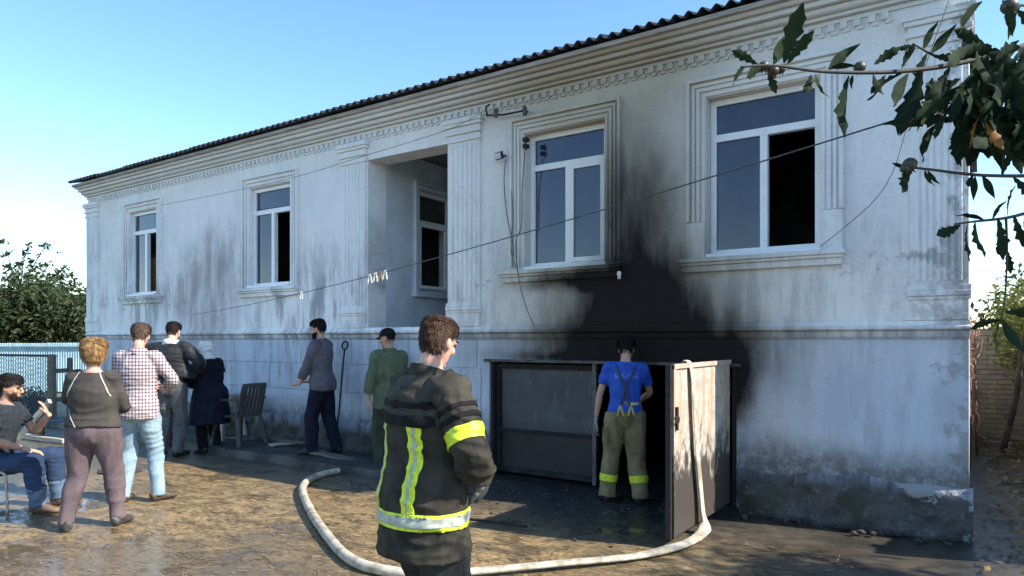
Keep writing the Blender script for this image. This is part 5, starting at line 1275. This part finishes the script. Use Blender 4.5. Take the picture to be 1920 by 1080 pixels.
# ================================================================== left: fence, corrugated wall, trees
def left_fence():
    # pale corrugated fence
    base = at_depth(75,700,21.0); base.z = 0; d = Vector((CY,SY,0)); root = tag(empty('corrugated_fence',(base.x,base.y,0)),'pale blue corrugated metal fence behind the wire fence','fence')
    fm = mat('pale_blue_sheet_metal',(.36,.52,.57),(.28,.42,.47),4,.5,.1,coords='pos')
    c0 = base-d*5.0; n=14
    me = MB(); V=[];k=n*6+1
    for z in (0.02,1.50):
        for i in range(k): V.append((1.05*i/(k-1), .013*math.sin(2*math.pi*n*i/(k-1)*.999), z))
    me.add(V,[(i,i+1,k+i+1,k+i) for i in range(k-1)]); mm = me.mesh('fence_sheet',fm,True)
    for i in range(7):
        o = link('fence_sheet',mm,root); o.matrix_parent_inverse = rootmat(root).inverted(); q = c0+d*1.04*i; o.location=(q.x,q.y,random.uniform(-.02,.02)); o.rotation_euler=(0,0,YAW)
    q = c0-Vector((-SY,CY,0))*.05
    MB().bar(q+Vector((0,0,1.42)),q+d*7.3+Vector((0,0,1.42)),.05,.05).build('rail',fm,root)
    # wire mesh fence in front
    base = at_depth(60,720,16.0); root = tag(empty('wire_fence',(base.x,base.y,0)),'diamond wire mesh fence with a dark top rail on the left','fence')
    a = at_depth(-60,700,16.0); b_ = at_depth(104,700,14.6); a.z=b_.z=0; L=(b_-a).length; u=(b_-a).normalized(); mb=MB(); s_=.085
    H_=1.24
    def seg(p,q): 
        P_=a+u*p[0]+Vector((0,0,p[1])); Q_=a+u*q[0]+Vector((0,0,q[1])); mb.bar(P_,Q_,.006,.006)
    x=-H_
    while x < L:
        for sgn in (1,-1):
            x0,x1=(x,x+H_) if sgn>0 else (x+H_,x); t0,t1=0,1
            pts_=[]
            for t in (0,1):
                xx=x0+(x1-x0)*t; pts_.append([xx,.06+(H_-.06)*t])
            # clip to fence length
            (xa_,za),(xb_,zb)=pts_; 
            def clip(xq,zq,xo,zo):
                if xq<0: f=(0-xo)/(xq-xo) if xq!=xo else 0; return 0,zo+(zq-zo)*f
                if xq>L: f=(L-xo)/(xq-xo) if xq!=xo else 0; return L,zo+(zq-zo)*f
                return xq,zq
            if max(xa_,xb_)>0 and min(xa_,xb_)<L:
                A_=clip(xa_,za,xb_,zb); B_=clip(xb_,zb,xa_,za); seg(A_,B_)
        x+=s_*1.2
    mb.build('wire_mesh',mat('galvanised_wire',(.20,.23,.24),(.14,.16,.17),9,.5,0,metal=.3),root)
    MB().bar(a+Vector((0,0,H_+.02)),b_+Vector((0,0,H_+.02)),.05,.05).build('rail',M['black_iron'],root)
    for q,w_ in ((a+u*1.0,.05),): MB().bar(q,q+Vector((0,0,H_+.06)),w_,w_).build('post',M['black_iron'],root)
    for (px,z_,hgt,wd,lb) in ((97,14.4,1.30,.17,'thick dark timber gatepost at the end of the wire fence'),(131,14.8,1.22,.12,'slim dark timber post behind the blond woman')):
        q=at_depth(px,700,z_); q.z=0; mb=MB(); n=8; V=[]; 
        mb.tube([(q.x,q.y,-.05),(q.x+.01,q.y,.4),(q.x-.01,q.y,.8),(q.x,q.y,hgt-.02),(q.x,q.y,hgt)],[wd*.55,wd*.5,wd*.52,wd*.48,wd*.3],9); tag(mb.build('timber_post',wood,smooth=False),lb,'post')
    # low dark rail gate between the posts
    q0,q1=at_depth(104,700,14.4),at_depth(131,700,14.8); q0.z=q1.z=0; root=tag(empty('timber_gate',tuple((q0+q1)/2)),'low dark timber gate between the two posts','gate')
    for z in (.35,.95): MB().bar(q0+Vector((0,0,z)),q1+Vector((0,0,z)),.03,.09).build('rail',wood,root)
left_fence()
def leaf_cloud(name, centers, radii, n, size, m_, parent, seed, flat=.35, inner=.0, gaps=0):
    """small leaf-shaped faces through the crown's volume"""
    r = np.random.default_rng(seed); C = np.array(centers,float); Rd = np.array(radii,float); w_ = Rd.prod(1)**(2/3); w_/=w_.sum(); idx = r.choice(len(C),n,p=w_)
    d = r.normal(size=(n,3)); d/=np.linalg.norm(d,axis=1)[:,None]; rad = r.uniform(inner,1,n)**(1/2.2)
    p = C[idx]+d*Rd[idx]*rad[:,None]
    if gaps:
        nz = SN(seed+5,12); keep = nz(p,gaps) > -.28; p=p[keep]; d=d[keep]; n=len(p)
    nn = d*.6+r.normal(size=(n,3))*.7+np.array([0,0,.6]); nn/=np.linalg.norm(nn,axis=1)[:,None]
    t = np.cross(nn,r.normal(size=(n,3))); t/=np.linalg.norm(t,axis=1)[:,None]; b_=np.cross(nn,t); s_=size*r.uniform(.55,1.25,n)[:,None]
    V = np.stack([p-t*s_, p-t*s_*.1+b_*s_*.42+nn*s_*.10, p+t*s_, p-t*s_*.1-b_*s_*.42+nn*s_*.10],1).reshape(-1,3)
    me = bpy.data.meshes.new(name); F2=np.arange(n*4).reshape(n,4)
    me.from_pydata(V.tolist(),[],F2.tolist()); me.materials.append(m_); me.update()
    return link(name,me,parent)
def foliage(name,c1,c2,c3,trans=.22,ro=.55):
    m,b,p=new_mat(name); P=b.pos(); n=b.noise(P,2.2,3,.6); n2=b.noise(P,23,2,.5)
    c=b.mix(b.step(n,.35,.65),c1,c2); c=b.mix(b.step(n2,.58,.7,0,.8),c,c3); b.put(p.inputs['Base Color'],c); p.inputs['Roughness'].default_value=ro; p.inputs['Specular IOR Level'].default_value=.3 if ro<.7 else .08
    tr=b.node('ShaderNodeBsdfTranslucent'); b.put(tr.inputs[0],b.mix(.5,c,(.20,.26,.04))); mx=b.node('ShaderNodeMixShader'); mx.inputs[0].default_value=trans
    b.l.new(p.outputs[0],mx.inputs[1]); b.l.new(tr.outputs[0],mx.inputs[2]); b.l.new(mx.outputs[0],b.n['Material Output'].inputs[0]); return m
LEAF_DK=foliage('dark_green_foliage',(.026,.040,.014),(.015,.025,.010),(.085,.095,.030)); LEAF_YG=foliage('yellow_green_foliage',(.17,.19,.045),(.10,.125,.032),(.34,.28,.07)); LEAF_MD=foliage('mid_green_foliage',(.040,.056,.019),(.022,.034,.012),(.15,.14,.045))  # yellow-green set brighter, standing in for sun on the shaded alley leaves
BARK=mat('grey_brown_bark',(.11,.085,.062),(.055,.043,.034),10,.9,.6,.02,stretch=(1,1,.3))
def tree(label, base, h, blobs, n, size, m_, seed, trunk_r=.12, limbs=6, group=None, gaps=3.0, kind='tree'):
    root=tag(empty(kind,tuple(base)),label,'tree' if kind=='tree' else 'bush',group); r=random.Random(seed); mb=MB(); b0=Vector(base)
    C=[b0+Vector(c) for c,_ in blobs]
    top=sum(C,Vector())/len(C); mb.tube(catmull([b0-Vector((0,0,.1)),b0.lerp(top,.35)+Vector((r.uniform(-.1,.1),r.uniform(-.1,.1),0)),top],5),[trunk_r*(1-.055*i) for i in range(11)],9)
    for c in C:
        q=b0.lerp(top,r.uniform(.25,.6)); mb.tube(catmull([q,q.lerp(c,.5)+Vector((r.uniform(-.2,.2),r.uniform(-.2,.2),.1)),c+Vector((0,0,.2))],4),[trunk_r*.5*(1-.09*i) for i in range(9)],6)
    mb.build('trunk',BARK,root,True); leaf_cloud('crown',[tuple(c) for c in C],[rr for _,rr in blobs],n,size,m_,root,seed,gaps=gaps)
    return root
def blobs(rx,ry,z0,z1,k,seed,rmin=.5,rmax=.9):
    r=random.Random(seed); return [((r.uniform(-rx,rx),r.uniform(-ry,ry),r.uniform(z0,z1)),(r.uniform(rmin,rmax)*1.15,r.uniform(rmin,rmax)*1.15,r.uniform(rmin,rmax))) for _ in range(k)]
def left_trees():
    q=at_depth(112,640,24.0); q.z=0; tree('dense dark tree with yellowish top beside the left house corner',q,4,blobs(1.3,1.3,.6,3.6,30,1,.6,.95),15000,.11,LEAF_MD,11)
    q=at_depth(10,640,23.0); q.z=0; tree('broad dark green tree at the left edge behind the fence',q,4,blobs(1.6,1.2,.5,3.0,30,2,.6,.9),14000,.11,LEAF_DK,12)
    q=at_depth(-75,640,25.0); q.z=0; tree('tall dark tree partly outside the left edge',q,4,blobs(1.6,1.4,.6,3.6,18,3,.6,.95),7000,.12,LEAF_DK,13)
    q=at_depth(150,640,30.0); q.z=0; tree('shaded tree behind the house corner',q,4,blobs(1.6,1.4,.4,3.4,22,4,.7,1.0),11000,.12,LEAF_DK,14)
    # bare-limbed tree rising above the others
    q=at_depth(38,640,26.0); q.z=0; root=tag(empty('sparse_tree',tuple(q)),'thin bare-twigged tree rising above the dark trees at the left edge','tree'); mb=MB(); r=random.Random(8); tips=[]
    mb.tube([q,q+Vector((.05,0,2.0)),q+Vector((0,.1,3.6))],[.07,.055,.035],7)
    for (px,py) in ((8,455),(30,470),(52,462),(60,490),(88,458),(108,476),(15,500),(78,500),(2,480),(122,498),(45,515)):
        e=at_depth(px,py,26.0+r.uniform(-.6,.6)); s_=q+Vector((0,0,r.uniform(2.0,3.3))); m_=s_.lerp(e,.55)+Vector((r.uniform(-.15,.15),0,.12)); mb.tube(catmull([s_,m_,e],4),[.028-.0025*i for i in range(9)],5); tips+= [e,m_,m_.lerp(e,.5)]
        for _ in range(2):
            f=m_.lerp(e,r.uniform(.2,.8)); g_=f+Vector((r.uniform(-.3,.3),r.uniform(-.2,.2),r.uniform(.0,.35))); mb.tube([f,g_],[.010,.004],4); tips.append(g_)
    mb.build('trunk',BARK,root,True); leaf_cloud('crown',[tuple(t) for t in tips],[(.16,.16,.12)]*len(tips),420,.11,LEAF_DK,root,17)
    # low undergrowth by the fence and grass
    for i,(px,z_,s_) in enumerate(((20,15.2,.34),(66,15.6,.42),(-20,15.0,.38))):
        q=at_depth(px,700,z_); q.z=0; tree(('low dark weeds at the foot of the wire fence, far left','bushy weed clump growing through the wire fence','weed clump below the wire fence at the picture edge')[i],q,.5,[((r.uniform(-.3,.3),r.uniform(-.1,.1),.1+.12*k),(s_,s_*.7,.22)) for k in range(3)],500,.06,LEAF_DK,30+i,.02,3,gaps=0,kind='bush')
    # far roof at the left edge
    q=at_depth(-25,600,34.0); q.z=0; root=tag(empty('neighbour_house',tuple(q)),'small brown-roofed neighbouring house glimpsed at the left edge','house'); u=Vector((CY,SY,0)); v=Vector((-SY,CY,0))
    MB().obox(q+Vector((0,0,1.4)),u*1.6,v*2,Vector((0,0,1.4))).build('wall',mat('beige_wall',(.42,.36,.30)),root)
    rm=mat('brown_tile',(.20,.11,.08),(.13,.07,.05),9,.8)
    V=[q+u*x+v*y+Vector((0,0,z)) for x,y,z in ((-1.9,-2.3,2.75),(1.9,-2.3,2.75),(1.9,0,4.0),(-1.9,0,4.0),(1.9,2.3,2.75),(-1.9,2.3,2.75))]
    MB().add(V,[(0,1,2,3),(3,2,4,5),(0,3,5),(1,4,2)]).build('roof',rm,root)
left_trees()

# ================================================================== right: alley, pipes, brick wall, fence
def alley():
    # brick wall closing the alley
    yb=13.6; root=tag(empty('brick_wall',(.45,yb,0)),'pale yellowish brick wall closing the alley beside the house','wall'); bm_=mat('pale_yellow_brick',(.25,.205,.14),(.16,.13,.095),5,.85,.4,.008,coords='pos')
    MB().box(-.45,1.05,yb+.012,yb+.24,-.1,1.78).build('mortar_core',mat('grey_mortar',(.15,.14,.125),None,12,.9,.4,coords='pos'),root)
    me=MB().box(0,.238,0,.1,0,.066).mesh('brick',bm_); half=MB().box(0,.113,0,.1,0,.066).mesh('brick_half',bm_)
    for r_ in range(22):
        x=-.45
        z=.02+r_*.079
        if r_%2: o=link('brick',half,root); o.location=(x,yb+random.uniform(-.004,.003),z); x+=.125
        while x<1.0: 
            o=link('brick',me if x+.24<1.06 else half,root); o.location=(x,yb+random.uniform(-.004,.003),z); x+=.25
    # rusty pipes against the side wall
    for i,(x,y,z1,lb) in enumerate(((-.17,9.6,1.75,'rusty red pipe standing at the house corner'),(-.17,10.8,1.95,'second rusty pipe leaning along the side wall'),(-.12,11.8,1.72,'thin rusty pole farthest along the side wall'))):
        tag(MB().tube([(x+.02*i,y-.3,.0),(x+.02,y,z1*.5),(x,y+.25,z1)],.017+.005*(i==0),9).build('rusty_pipe',M['rust'],smooth=True),lb,'pipe')
    # boards / concrete fence along the right
    root=tag(empty('board_fence',(1.2,9.5,0)),'pale weathered board fence along the right side of the alley','fence'); fm=mat('pale_weathered_board',(.27,.24,.19),(.17,.15,.12),6,.85,.4,.006,stretch=(4,4,1),coords='pos')
    y=6.3; k=0
    while y<13.4:
        w_=.20+random.uniform(-.01,.02); x=1.02+.02*random.random()
        MB().box(x,x+.028,y,y+w_,.03+random.uniform(0,.03),1.42+random.uniform(-.06,.08)).build('board',fm,root,bevel=.003); y+=w_+.003; k+=1
    for y in (6.5,8.8,11.0,13.2): MB().box(1.06,1.15,y,y+.09,0,1.5).build('post',wood,root)
    # leaning sapling stem and sticks
    a=on_ground(1880,845); 
    sp=tag(empty('sapling',(a.x,a.y,0)),'thin leaning sapling in the alley','tree'); top=at_depth(1918,640,a.y*CY-a.x*SY-.5); mb=MB(); mb.tube(catmull([a,a.lerp(top,.5)+Vector((.04,0,0)),top,top+Vector((.12,-.1,.8))],5),[.045-.0018*i for i in range(16)],8); mb.build('trunk',BARK,sp,True)
    leaf_cloud('crown',[tuple(top+Vector((x,y,z))) for x,y,z in ((0,.2,.2),(.2,0,.6),(-.15,.5,.35),(.25,.4,.9),(-.1,.3,0))],[(.3,.35,.28)]*5,700,.055,LEAF_YG,sp,44,gaps=4)
    # shrubs and vines at the end of the alley, sunlight put into their leaf colour
    for i,(x,y,hb,n,s_,m_,lb) in enumerate(((.75,12.6,((.0,.0,1.1),(.15,.1,1.5),(-.25,-.3,1.9),(.2,.2,2.3),(-.45,.0,2.1),(-.1,-.8,1.6),(.2,-1.4,1.5),(-.3,.1,1.5)),3600,.055,LEAF_YG,'yellow-green shrub hanging over the brick wall at the alley end'),(1.55,11.2,((.0,.0,1.5),(.1,.3,2.0),(-.35,.4,2.4),(-.5,-.3,1.5),(-.55,-1.0,1.6),(-.3,-1.8,1.4),(.0,-2.4,1.7)),3600,.055,LEAF_YG,'tall yellow-green shrub behind the board fence'),(1.2,16.5,((.0,.0,1.6),(.7,.2,2.2),(-.7,.2,2.0),(.3,0,2.9),(-.2,.3,2.6)),2600,.085,LEAF_MD,'green tree standing beyond the alley brick wall'))):
        r_=(.42,.45,.38) if i<2 else (.85,.8,.6); tree(lb,(x,y,0),2.5,[(c,r_) for c in hb],n,s_,m_,60+i,.04 if i<2 else .1,gaps=3.5,kind='shrub' if i<2 else 'tree')
    # creeper drying on the corner of the wall
    root=tag(empty('dry_creeper',(0.05,8.0,1.3)),'dry reddish creeper tangle on the house side wall above the pipes','creeper'); mb=MB(); r=random.Random(4)
    dm_=mat('dry_red_stem',(.22,.11,.07),(.13,.07,.05),9,.9)
    for _ in range(26):
        y_=r.uniform(8.2,10.8); wx=-.1-.041*(y_-6.6); p_=Vector((wx+r.uniform(.01,.08),y_,r.uniform(.9,1.8))); pts=[p_]
        for k in range(4): p_=p_+Vector((r.uniform(-.02,.04),r.uniform(-.2,.2),r.uniform(-.16,.14))); p_.x=max(wx+.01,min(wx+.16,p_.x)); pts.append(p_.copy())
        MB().tube(catmull(pts,3),.0055,4).build('stem',dm_,root)
    leaf_cloud('crown',[(-.14,9.0,1.5),(-.17,10.1,1.35),(-.15,9.6,1.7)],[(.07,.5,.2)]*3,260,.035,mat('dry_leaf',(.30,.20,.12),(.18,.11,.07),5,.8),root,71)
    # drifted leaf litter and twigs
    r=np.random.default_rng(5); n=2600; P_=np.stack([r.uniform(-.02,1.0,n)+0*r.normal(size=n),r.uniform(5.3,13.3,n),np.zeros(n)],1); keep=r.random(n)<np.clip(.25+P_[:,0]*.9,0,1); P_=P_[keep]; n=len(P_)
    a=r.uniform(0,6.28,n); s_=r.uniform(.018,.05,n); t=np.stack([np.cos(a),np.sin(a),r.uniform(-.3,.5,n)],1)*s_[:,None]; b_=np.stack([-np.sin(a),np.cos(a),r.uniform(-.4,.4,n)],1)*s_[:,None]*.5
    P_[:,2]=.016+r.uniform(0,.03,n); V=np.stack([P_-t,P_+b_,P_+t,P_-b_],1).reshape(-1,3); me=bpy.data.meshes.new('leaf_litter'); me.from_pydata(V.tolist(),[],np.arange(n*4).reshape(n,4).tolist()); me.materials.append(foliage('fallen_leaves',(.19,.13,.06),(.11,.075,.035),(.30,.22,.08),.15)); 
    o=link('leaf_litter',me); tag(o,'fallen leaves drifted along the alley','leaf litter',kind='stuff')
    for i,(x0,y0,x1,y1) in enumerate(((1832,812,1872,868),(1850,868,1920,850),(1842,815,1880,905))):
        A_,B_=on_ground(x0,y0),on_ground(x1,y1); tag(MB().tube([A_+Vector((0,0,.02)),A_.lerp(B_,.5)+Vector((0,0,.07)),B_+Vector((0,0,.02))],[.012,.010,.006],6).build('fallen_stick',BARK,smooth=True),('dark stick lying from the side wall down the alley','stick lying across the alley leaf litter','longest stick lying along the alley floor')[i],'stick')
alley()
# straw and chaff trodden over the yard
def straw():
    r=np.random.default_rng(9); n=5000; P_=np.stack([r.uniform(-9.5,-.6,n),r.uniform(1.6,5.6,n),np.zeros(n)],1); nz=SN(3,10); keep=nz(P_,2.2)>-.25; P_=P_[keep]; n=len(P_)
    P_[:,2]=.012*np.sin(P_[:,0]*1.9+.6*P_[:,1])*np.cos(P_[:,1]*1.4-.3*P_[:,0])+.006*np.sin(4.1*P_[:,0]+2.2*P_[:,1])-.012+.004+r.uniform(0,.006,n)
    a=r.normal(.28,.7,n); l=r.uniform(.012,.05,n); w_=r.uniform(.0015,.004,n); t=np.stack([np.cos(a),np.sin(a),r.uniform(-.06,.12,n)],1)*l[:,None]; b_=np.stack([-np.sin(a),np.cos(a),np.zeros(n)],1)*w_[:,None]
    V=np.stack([P_-t-b_,P_+t-b_,P_+t+b_,P_-t+b_],1).reshape(-1,3); me=bpy.data.meshes.new('straw'); me.from_pydata(V.tolist(),[],np.arange(n*4).reshape(n,4).tolist()); me.materials.append(mat('straw',(.34,.25,.12),(.15,.10,.05),30,.7,0,coords='pos'))
    tag(link('straw',me),'chaff and straw trodden into the wet yard','straw',kind='stuff')
straw()
def char_debris():
    r=random.Random(3); mb=MB()
    for _ in range(230):
        x=r.uniform(-5.0,-2.05); y=r.gauss(5.9,.35)
        if y>6.5: continue
        s_=r.uniform(.005,.022)*(1.6 if r.random()<.08 else 1); a=r.uniform(0,6.28); mb.obox((x,y,gh(x,y)-.012+s_*.3),(s_*math.cos(a),s_*math.sin(a),r.uniform(-.2,.2)*s_),(-s_*.5*math.sin(a),s_*.5*math.cos(a),0),(0,0,s_*.3))
    tag(mb.build('char_debris',mat('char_and_ash',(.016,.015,.015),(.075,.072,.066),3,.9,.3,coords='pos')),'scattered char and ash fragments on the ground before the garage','debris',kind='stuff')
char_debris()
def rubble():
    r=random.Random(12); sm=mat('dark_rubble',(.055,.052,.045),(.03,.028,.025),9,.85,.5,.01); me=[]
    for k in range(4):
        mb=MB(); mb.ball((0,0,0),(1,.8,.55),8,5); rr=random.Random(k); mb.v=[tuple(c*rr.uniform(.75,1.15) for c in v) for v in mb.v]; me.append(mb.mesh('stone',sm))
    root=tag(empty('rubble_heap',(-1.0,6.4,0)),'strip of broken stones and plaster along the foot of the right wall','rubble')
    for i in range(46):
        x=r.uniform(-1.85,-.05); y=6.53-abs(r.gauss(0,.10)); s_=r.uniform(.010,.040)
        o=link('stone',me[i%4],root); o.location=(x,y,s_*.25); o.scale=(s_,)*3; o.rotation_euler=(r.uniform(-.3,.3),r.uniform(-.3,.3),r.uniform(0,6))
rubble()

# ================================================================== the tree overhead on the right
def near_tree():
    root=tag(empty('oak_tree',(2.9,3.9,0)),'tree with dark lobed leaves and round fruit reaching in from the top right','tree'); r=random.Random(21)
    dk=foliage('backlit_dark_lobed_leaf',(.017,.031,.014),(.011,.021,.011),(.028,.040,.016),.03,.75); orange=foliage('autumn_leaf',(.36,.15,.03),(.24,.10,.02),(.42,.22,.05),.4); twig=mat('dark_twig',(.055,.048,.042),(.035,.03,.027),20,.8,.3,.003)  # lobed leaf darkened: its backlit shade is put into the colour
    fruit_m=mat('dark_green_fruit',(.035,.040,.020),(.055,.032,.02),16,.5,.3,.004)
    mb=MB(); T=Vector((2.9,3.9,0)); mb.tube(catmull([T,T+Vector((-.05,.05,1.0)),T+Vector((.05,-.05,2.0)),T+Vector((-.1,0,3.2)),T+Vector((0,.1,4.4))],5),[.17-.0055*i for i in range(21)],11)
    for e in ((2.6,4.4,3.6),(3.9,5.3,4.4),(2.9,5.3,3.8),(4.2,4.2,4.6),(3.6,4.9,4.9)): s_=T+Vector((0,0,r.uniform(1.8,2.6))); mb.tube(catmull([s_,s_.lerp(Vector(e),.5)+Vector((0,0,.15)),Vector(e)],5),[.075-.005*i for i in range(11)],7)
    mb.build('trunk',BARK,root,True)
    cl=[((r.uniform(1.6,5.4)),(r.uniform(3.2,6.8)),(r.uniform(2.7,5.2))) for _ in range(120)]
    cl=[c for c in cl if -1.35 < c[0]-1.18*c[2] < 1.3 and 2.7 < c[1]-.275*c[2] < 5.3 and c[0] > 1.6]  # unseen crown shaped so its dapple misses gate leaf and firefighter
    cl+=[(1.18*z_+c_,y_+.275*z_,z_) for c_,y_,z_ in ((-2.35,2.3,3.9),(-2.1,2.5,4.1),(-1.9,2.2,3.8),(-1.6,2.6,4.0),(-2.2,2.7,4.3),(-1.7,2.35,4.4),(-2.3,2.5,3.7))]  # extra unseen clusters added to shade the leaves in view
    leaf_cloud('crown',cl,[(.62,.62,.42)]*len(cl),190*len(cl),.085,dk,root,81,gaps=3.2)
    # lobed leaf, folded along its midrib and drooping at the tip
    def leaf_mesh(k):
        rr=random.Random(k); n=9; out=[]; V=[]; F2=[]
        prof=[.03,.16,.13,.30,.20,.40,.27,.31,.18,.02] if k%3!=2 else [.03,.11,.19,.25,.27,.25,.20,.14,.07,.01]
        for i,w_ in enumerate(prof):
            t=i/(len(prof)-1); z=-.22*t*t*rr.uniform(.7,1.3); dx=.03*math.sin(t*3+k); adv=.05 if (i%2 and k%3!=2) else 0
            V+=[(dx,t,z),(dx-w_*.5,t+adv,z+w_*.16),(dx+w_*.5,t+adv,z+w_*.16)]
        for i in range(len(prof)-1):
            a=i*3; F2+=[(a,a+3,a+4,a+1),(a,a+2,a+5,a+3)]
        return MB().add(V,F2).mesh('leaf',dk,True)
    LM=[leaf_mesh(k) for k in range(6)]; LO=leaf_mesh(1); LO.materials[0]=orange
    D0=2.55
    def branch(pix,r0,r1,dz=0):
        pts=[at_depth(x,y,D0+d) for x,y,d in pix]; C=catmull(pts,5); mb=MB(); m_=len(C); mb.tube(C,[r0+(r1-r0)*i/(m_-1) for i in range(m_)],7); return mb.build('branch',twig,root,True),C
    def put_leaf(br,base,px_dir,L,roll=None,m_=None):
        u=Vector((CY,SY,0))*px_dir[0]+Vector((0,0,-1))*px_dir[1]+Vector((-SY,CY,0))*r.uniform(-.35,.35); u.normalize()
        side=u.cross(Vector((-SY,CY,0)).lerp(Vector((0,0,1)),.4)+Vector((r.uniform(-.5,.5),r.uniform(-.5,.5),r.uniform(-.5,.5)))).normalized(); nrm=side.cross(u)
        L*=1.28; o=link('leaf',m_ or r.choice(LM),br); Mx=Matrix((side*L,u*L,nrm*L)).transposed().to_4x4(); Mx.translation=base; o.matrix_world=Mx
        o.matrix_parent_inverse=Matrix.Identity(4); o.matrix_basis=Mx
    def fruit(br,px,py,d,rad):
        c=at_depth(px,py,D0+d); mb=MB(); mb.ball(tuple(c),(rad,rad,rad*.92),12,8)
        for k in range(5): a=k*1.257; mb.tube([c+Vector((math.cos(a)*rad*.35,math.sin(a)*rad*.35,-rad*.85)),c+Vector((math.cos(a)*rad*.7,math.sin(a)*rad*.7,-rad*1.25))],[rad*.16,rad*.03],4)
        mb.build('fruit',fruit_m,br,True)
    A,_=branch([(2140,-10,.55),(2020,40,.35),(1920,86,.2),(1800,118,.1),(1720,131,.05),(1640,136,0),(1540,134,-.03),(1450,123,-.05),(1388,126,-.06)],.014,.0035)
    for (x,y,dx,dy,L) in ((1470,118,.28,-.96,.15),(1452,122,.45,-.9,.155),(1440,122,-.9,.5,.10),(1420,120,-.7,-.4,.08),(1400,124,-.75,.65,.085),(1440,130,.4,.8,.07),(1478,120,.55,-.8,.10),(1552,128,.75,-.62,.125),(1555,130,.95,-.35,.085),(1592,142,-.1,1,.165),(1640,122,.8,-.6,.085),(1636,140,.25,.95,.075),(1600,140,-.4,.8,.05),(1660,140,-.6,.75,.07),(1690,140,-.9,.45,.13),(1705,140,-.6,.8,.14),(1722,135,-.25,1,.19),(1690,128,.4,-.9,.07),(1530,138,.3,.9,.08),(1520,140,-.3,.9,.07)): put_leaf(A,at_depth(x,y,D0),(dx,dy),L)
    for (x,y,rad) in ((1432,124,.020),(1450,133,.022),(1612,126,.022),(1465,130,.016)): fruit(A,x,y,0,rad)
    B,_=branch([(1790,116,.1),(1752,104,.08),(1712,82,.05)],.007,.003)
    for (x,y,dx,dy,L) in ((1715,84,-.9,.2,.05),(1730,92,.45,-.9,.085),(1745,98,.75,-.75,.10),(1750,104,1,.1,.07),(1712,84,-.6,.8,.085),(1740,100,-.3,.9,.11)): put_leaf(B,at_depth(x,y,D0+.06),(dx,dy),L)
    C_,_=branch([(2150,330,.5),(2040,326,.3),(1920,330,.15),(1830,328,.05),(1745,318,0),(1700,313,-.02)],.010,.0035)
    for (x,y,dx,dy,L) in ((1712,316,-.65,.8,.11),(1700,312,-.95,-.1,.05),(1735,318,.1,1,.06),(1740,318,.45,.85,.055),(1830,330,.0,1,.07),(1840,330,.4,.9,.08),(1880,330,.3,-.8,.07),(1825,326,-.5,.7,.06),(1900,332,.5,.8,.09)): put_leaf(C_,at_depth(x,y,D0+.02),(dx,dy),L)
    fruit(C_,1706,308,-.02,.026); fruit(C_,1697,316,-.02,.018)
    E_,_=branch([(2080,380,.4),(1960,392,.2),(1890,408,.1),(1830,415,.05),(1790,420,0)],.009,.003)
    for (x,y,dx,dy,L) in ((1800,420,-.9,.45,.10),(1830,416,-.1,1,.11),(1845,414,-.7,-.35,.08),(1870,410,.2,.95,.12),(1890,406,.1,-1,.09),(1900,404,.4,.8,.11),(1920,400,.2,.9,.12),(1815,418,-.35,.9,.13),(1860,412,.5,-.8,.07)): put_leaf(E_,at_depth(x,y,D0+.06),(dx,dy),L)
    F_,_=branch([(1886,406,.1),(1888,480,.1),(1884,560,.1),(1876,606,.1)],.005,.002)
    for (x,y,dx,dy,L) in ((1880,590,-.3,.95,.11),(1878,600,.5,.8,.12),(1876,600,-.9,.2,.09),(1884,585,.95,.1,.12),(1886,440,-.5,.7,.08),(1888,470,.4,.8,.07)): put_leaf(F_,at_depth(x,y,D0+.1),(dx,dy),L)
    # dense spray between 1720 and 1960
    G_,_=branch([(2160,120,.6),(2040,150,.4),(1940,175,.25),(1860,180,.15),(1790,200,.08),(1745,235,.05)],.014,.004)
    H_,_=branch([(2160,200,.6),(2030,215,.35),(1930,215,.2),(1860,225,.1)],.010,.004)
    I_,_=branch([(2120,-20,.5),(2000,0,.3),(1920,10,.2),(1880,2,.15)],.009,.004)
    rr=random.Random(33)
    for k in range(240):
        x=rr.triangular(1725,2010,1890); y=rr.gauss(168+(.12*(1860-x) if x<1860 else 0),48)
        if x<1800 and y<105: continue
        if y<70 and x>1840: continue
        br=rr.choice((G_,H_,A)); d=rr.uniform(-.15,.35); a=rr.gauss(2.1,.6)
        put_leaf(br,at_depth(x,min(y,235),D0+d),(math.cos(a)*1.0,math.sin(a)),rr.uniform(.09,.15),m_=None)
    for (x,y) in ((1838,214),(1846,228)): put_leaf(G_,at_depth(x,y,D0-.12),(rr.uniform(-.4,.5),.9),.09,m_=LO)
    for (x,y,dx,dy,L) in ((1842,6,-.8,.62,.155),(1890,8,.2,.9,.10),(1905,20,.6,.6,.11),(1915,10,-.4,.9,.10)): put_leaf(I_,at_depth(x,y,D0+.1),(dx,dy),L)
    fruit(I_,1893,12,.15,.032); fruit(A,1815,82,.1,.022)
near_tree()
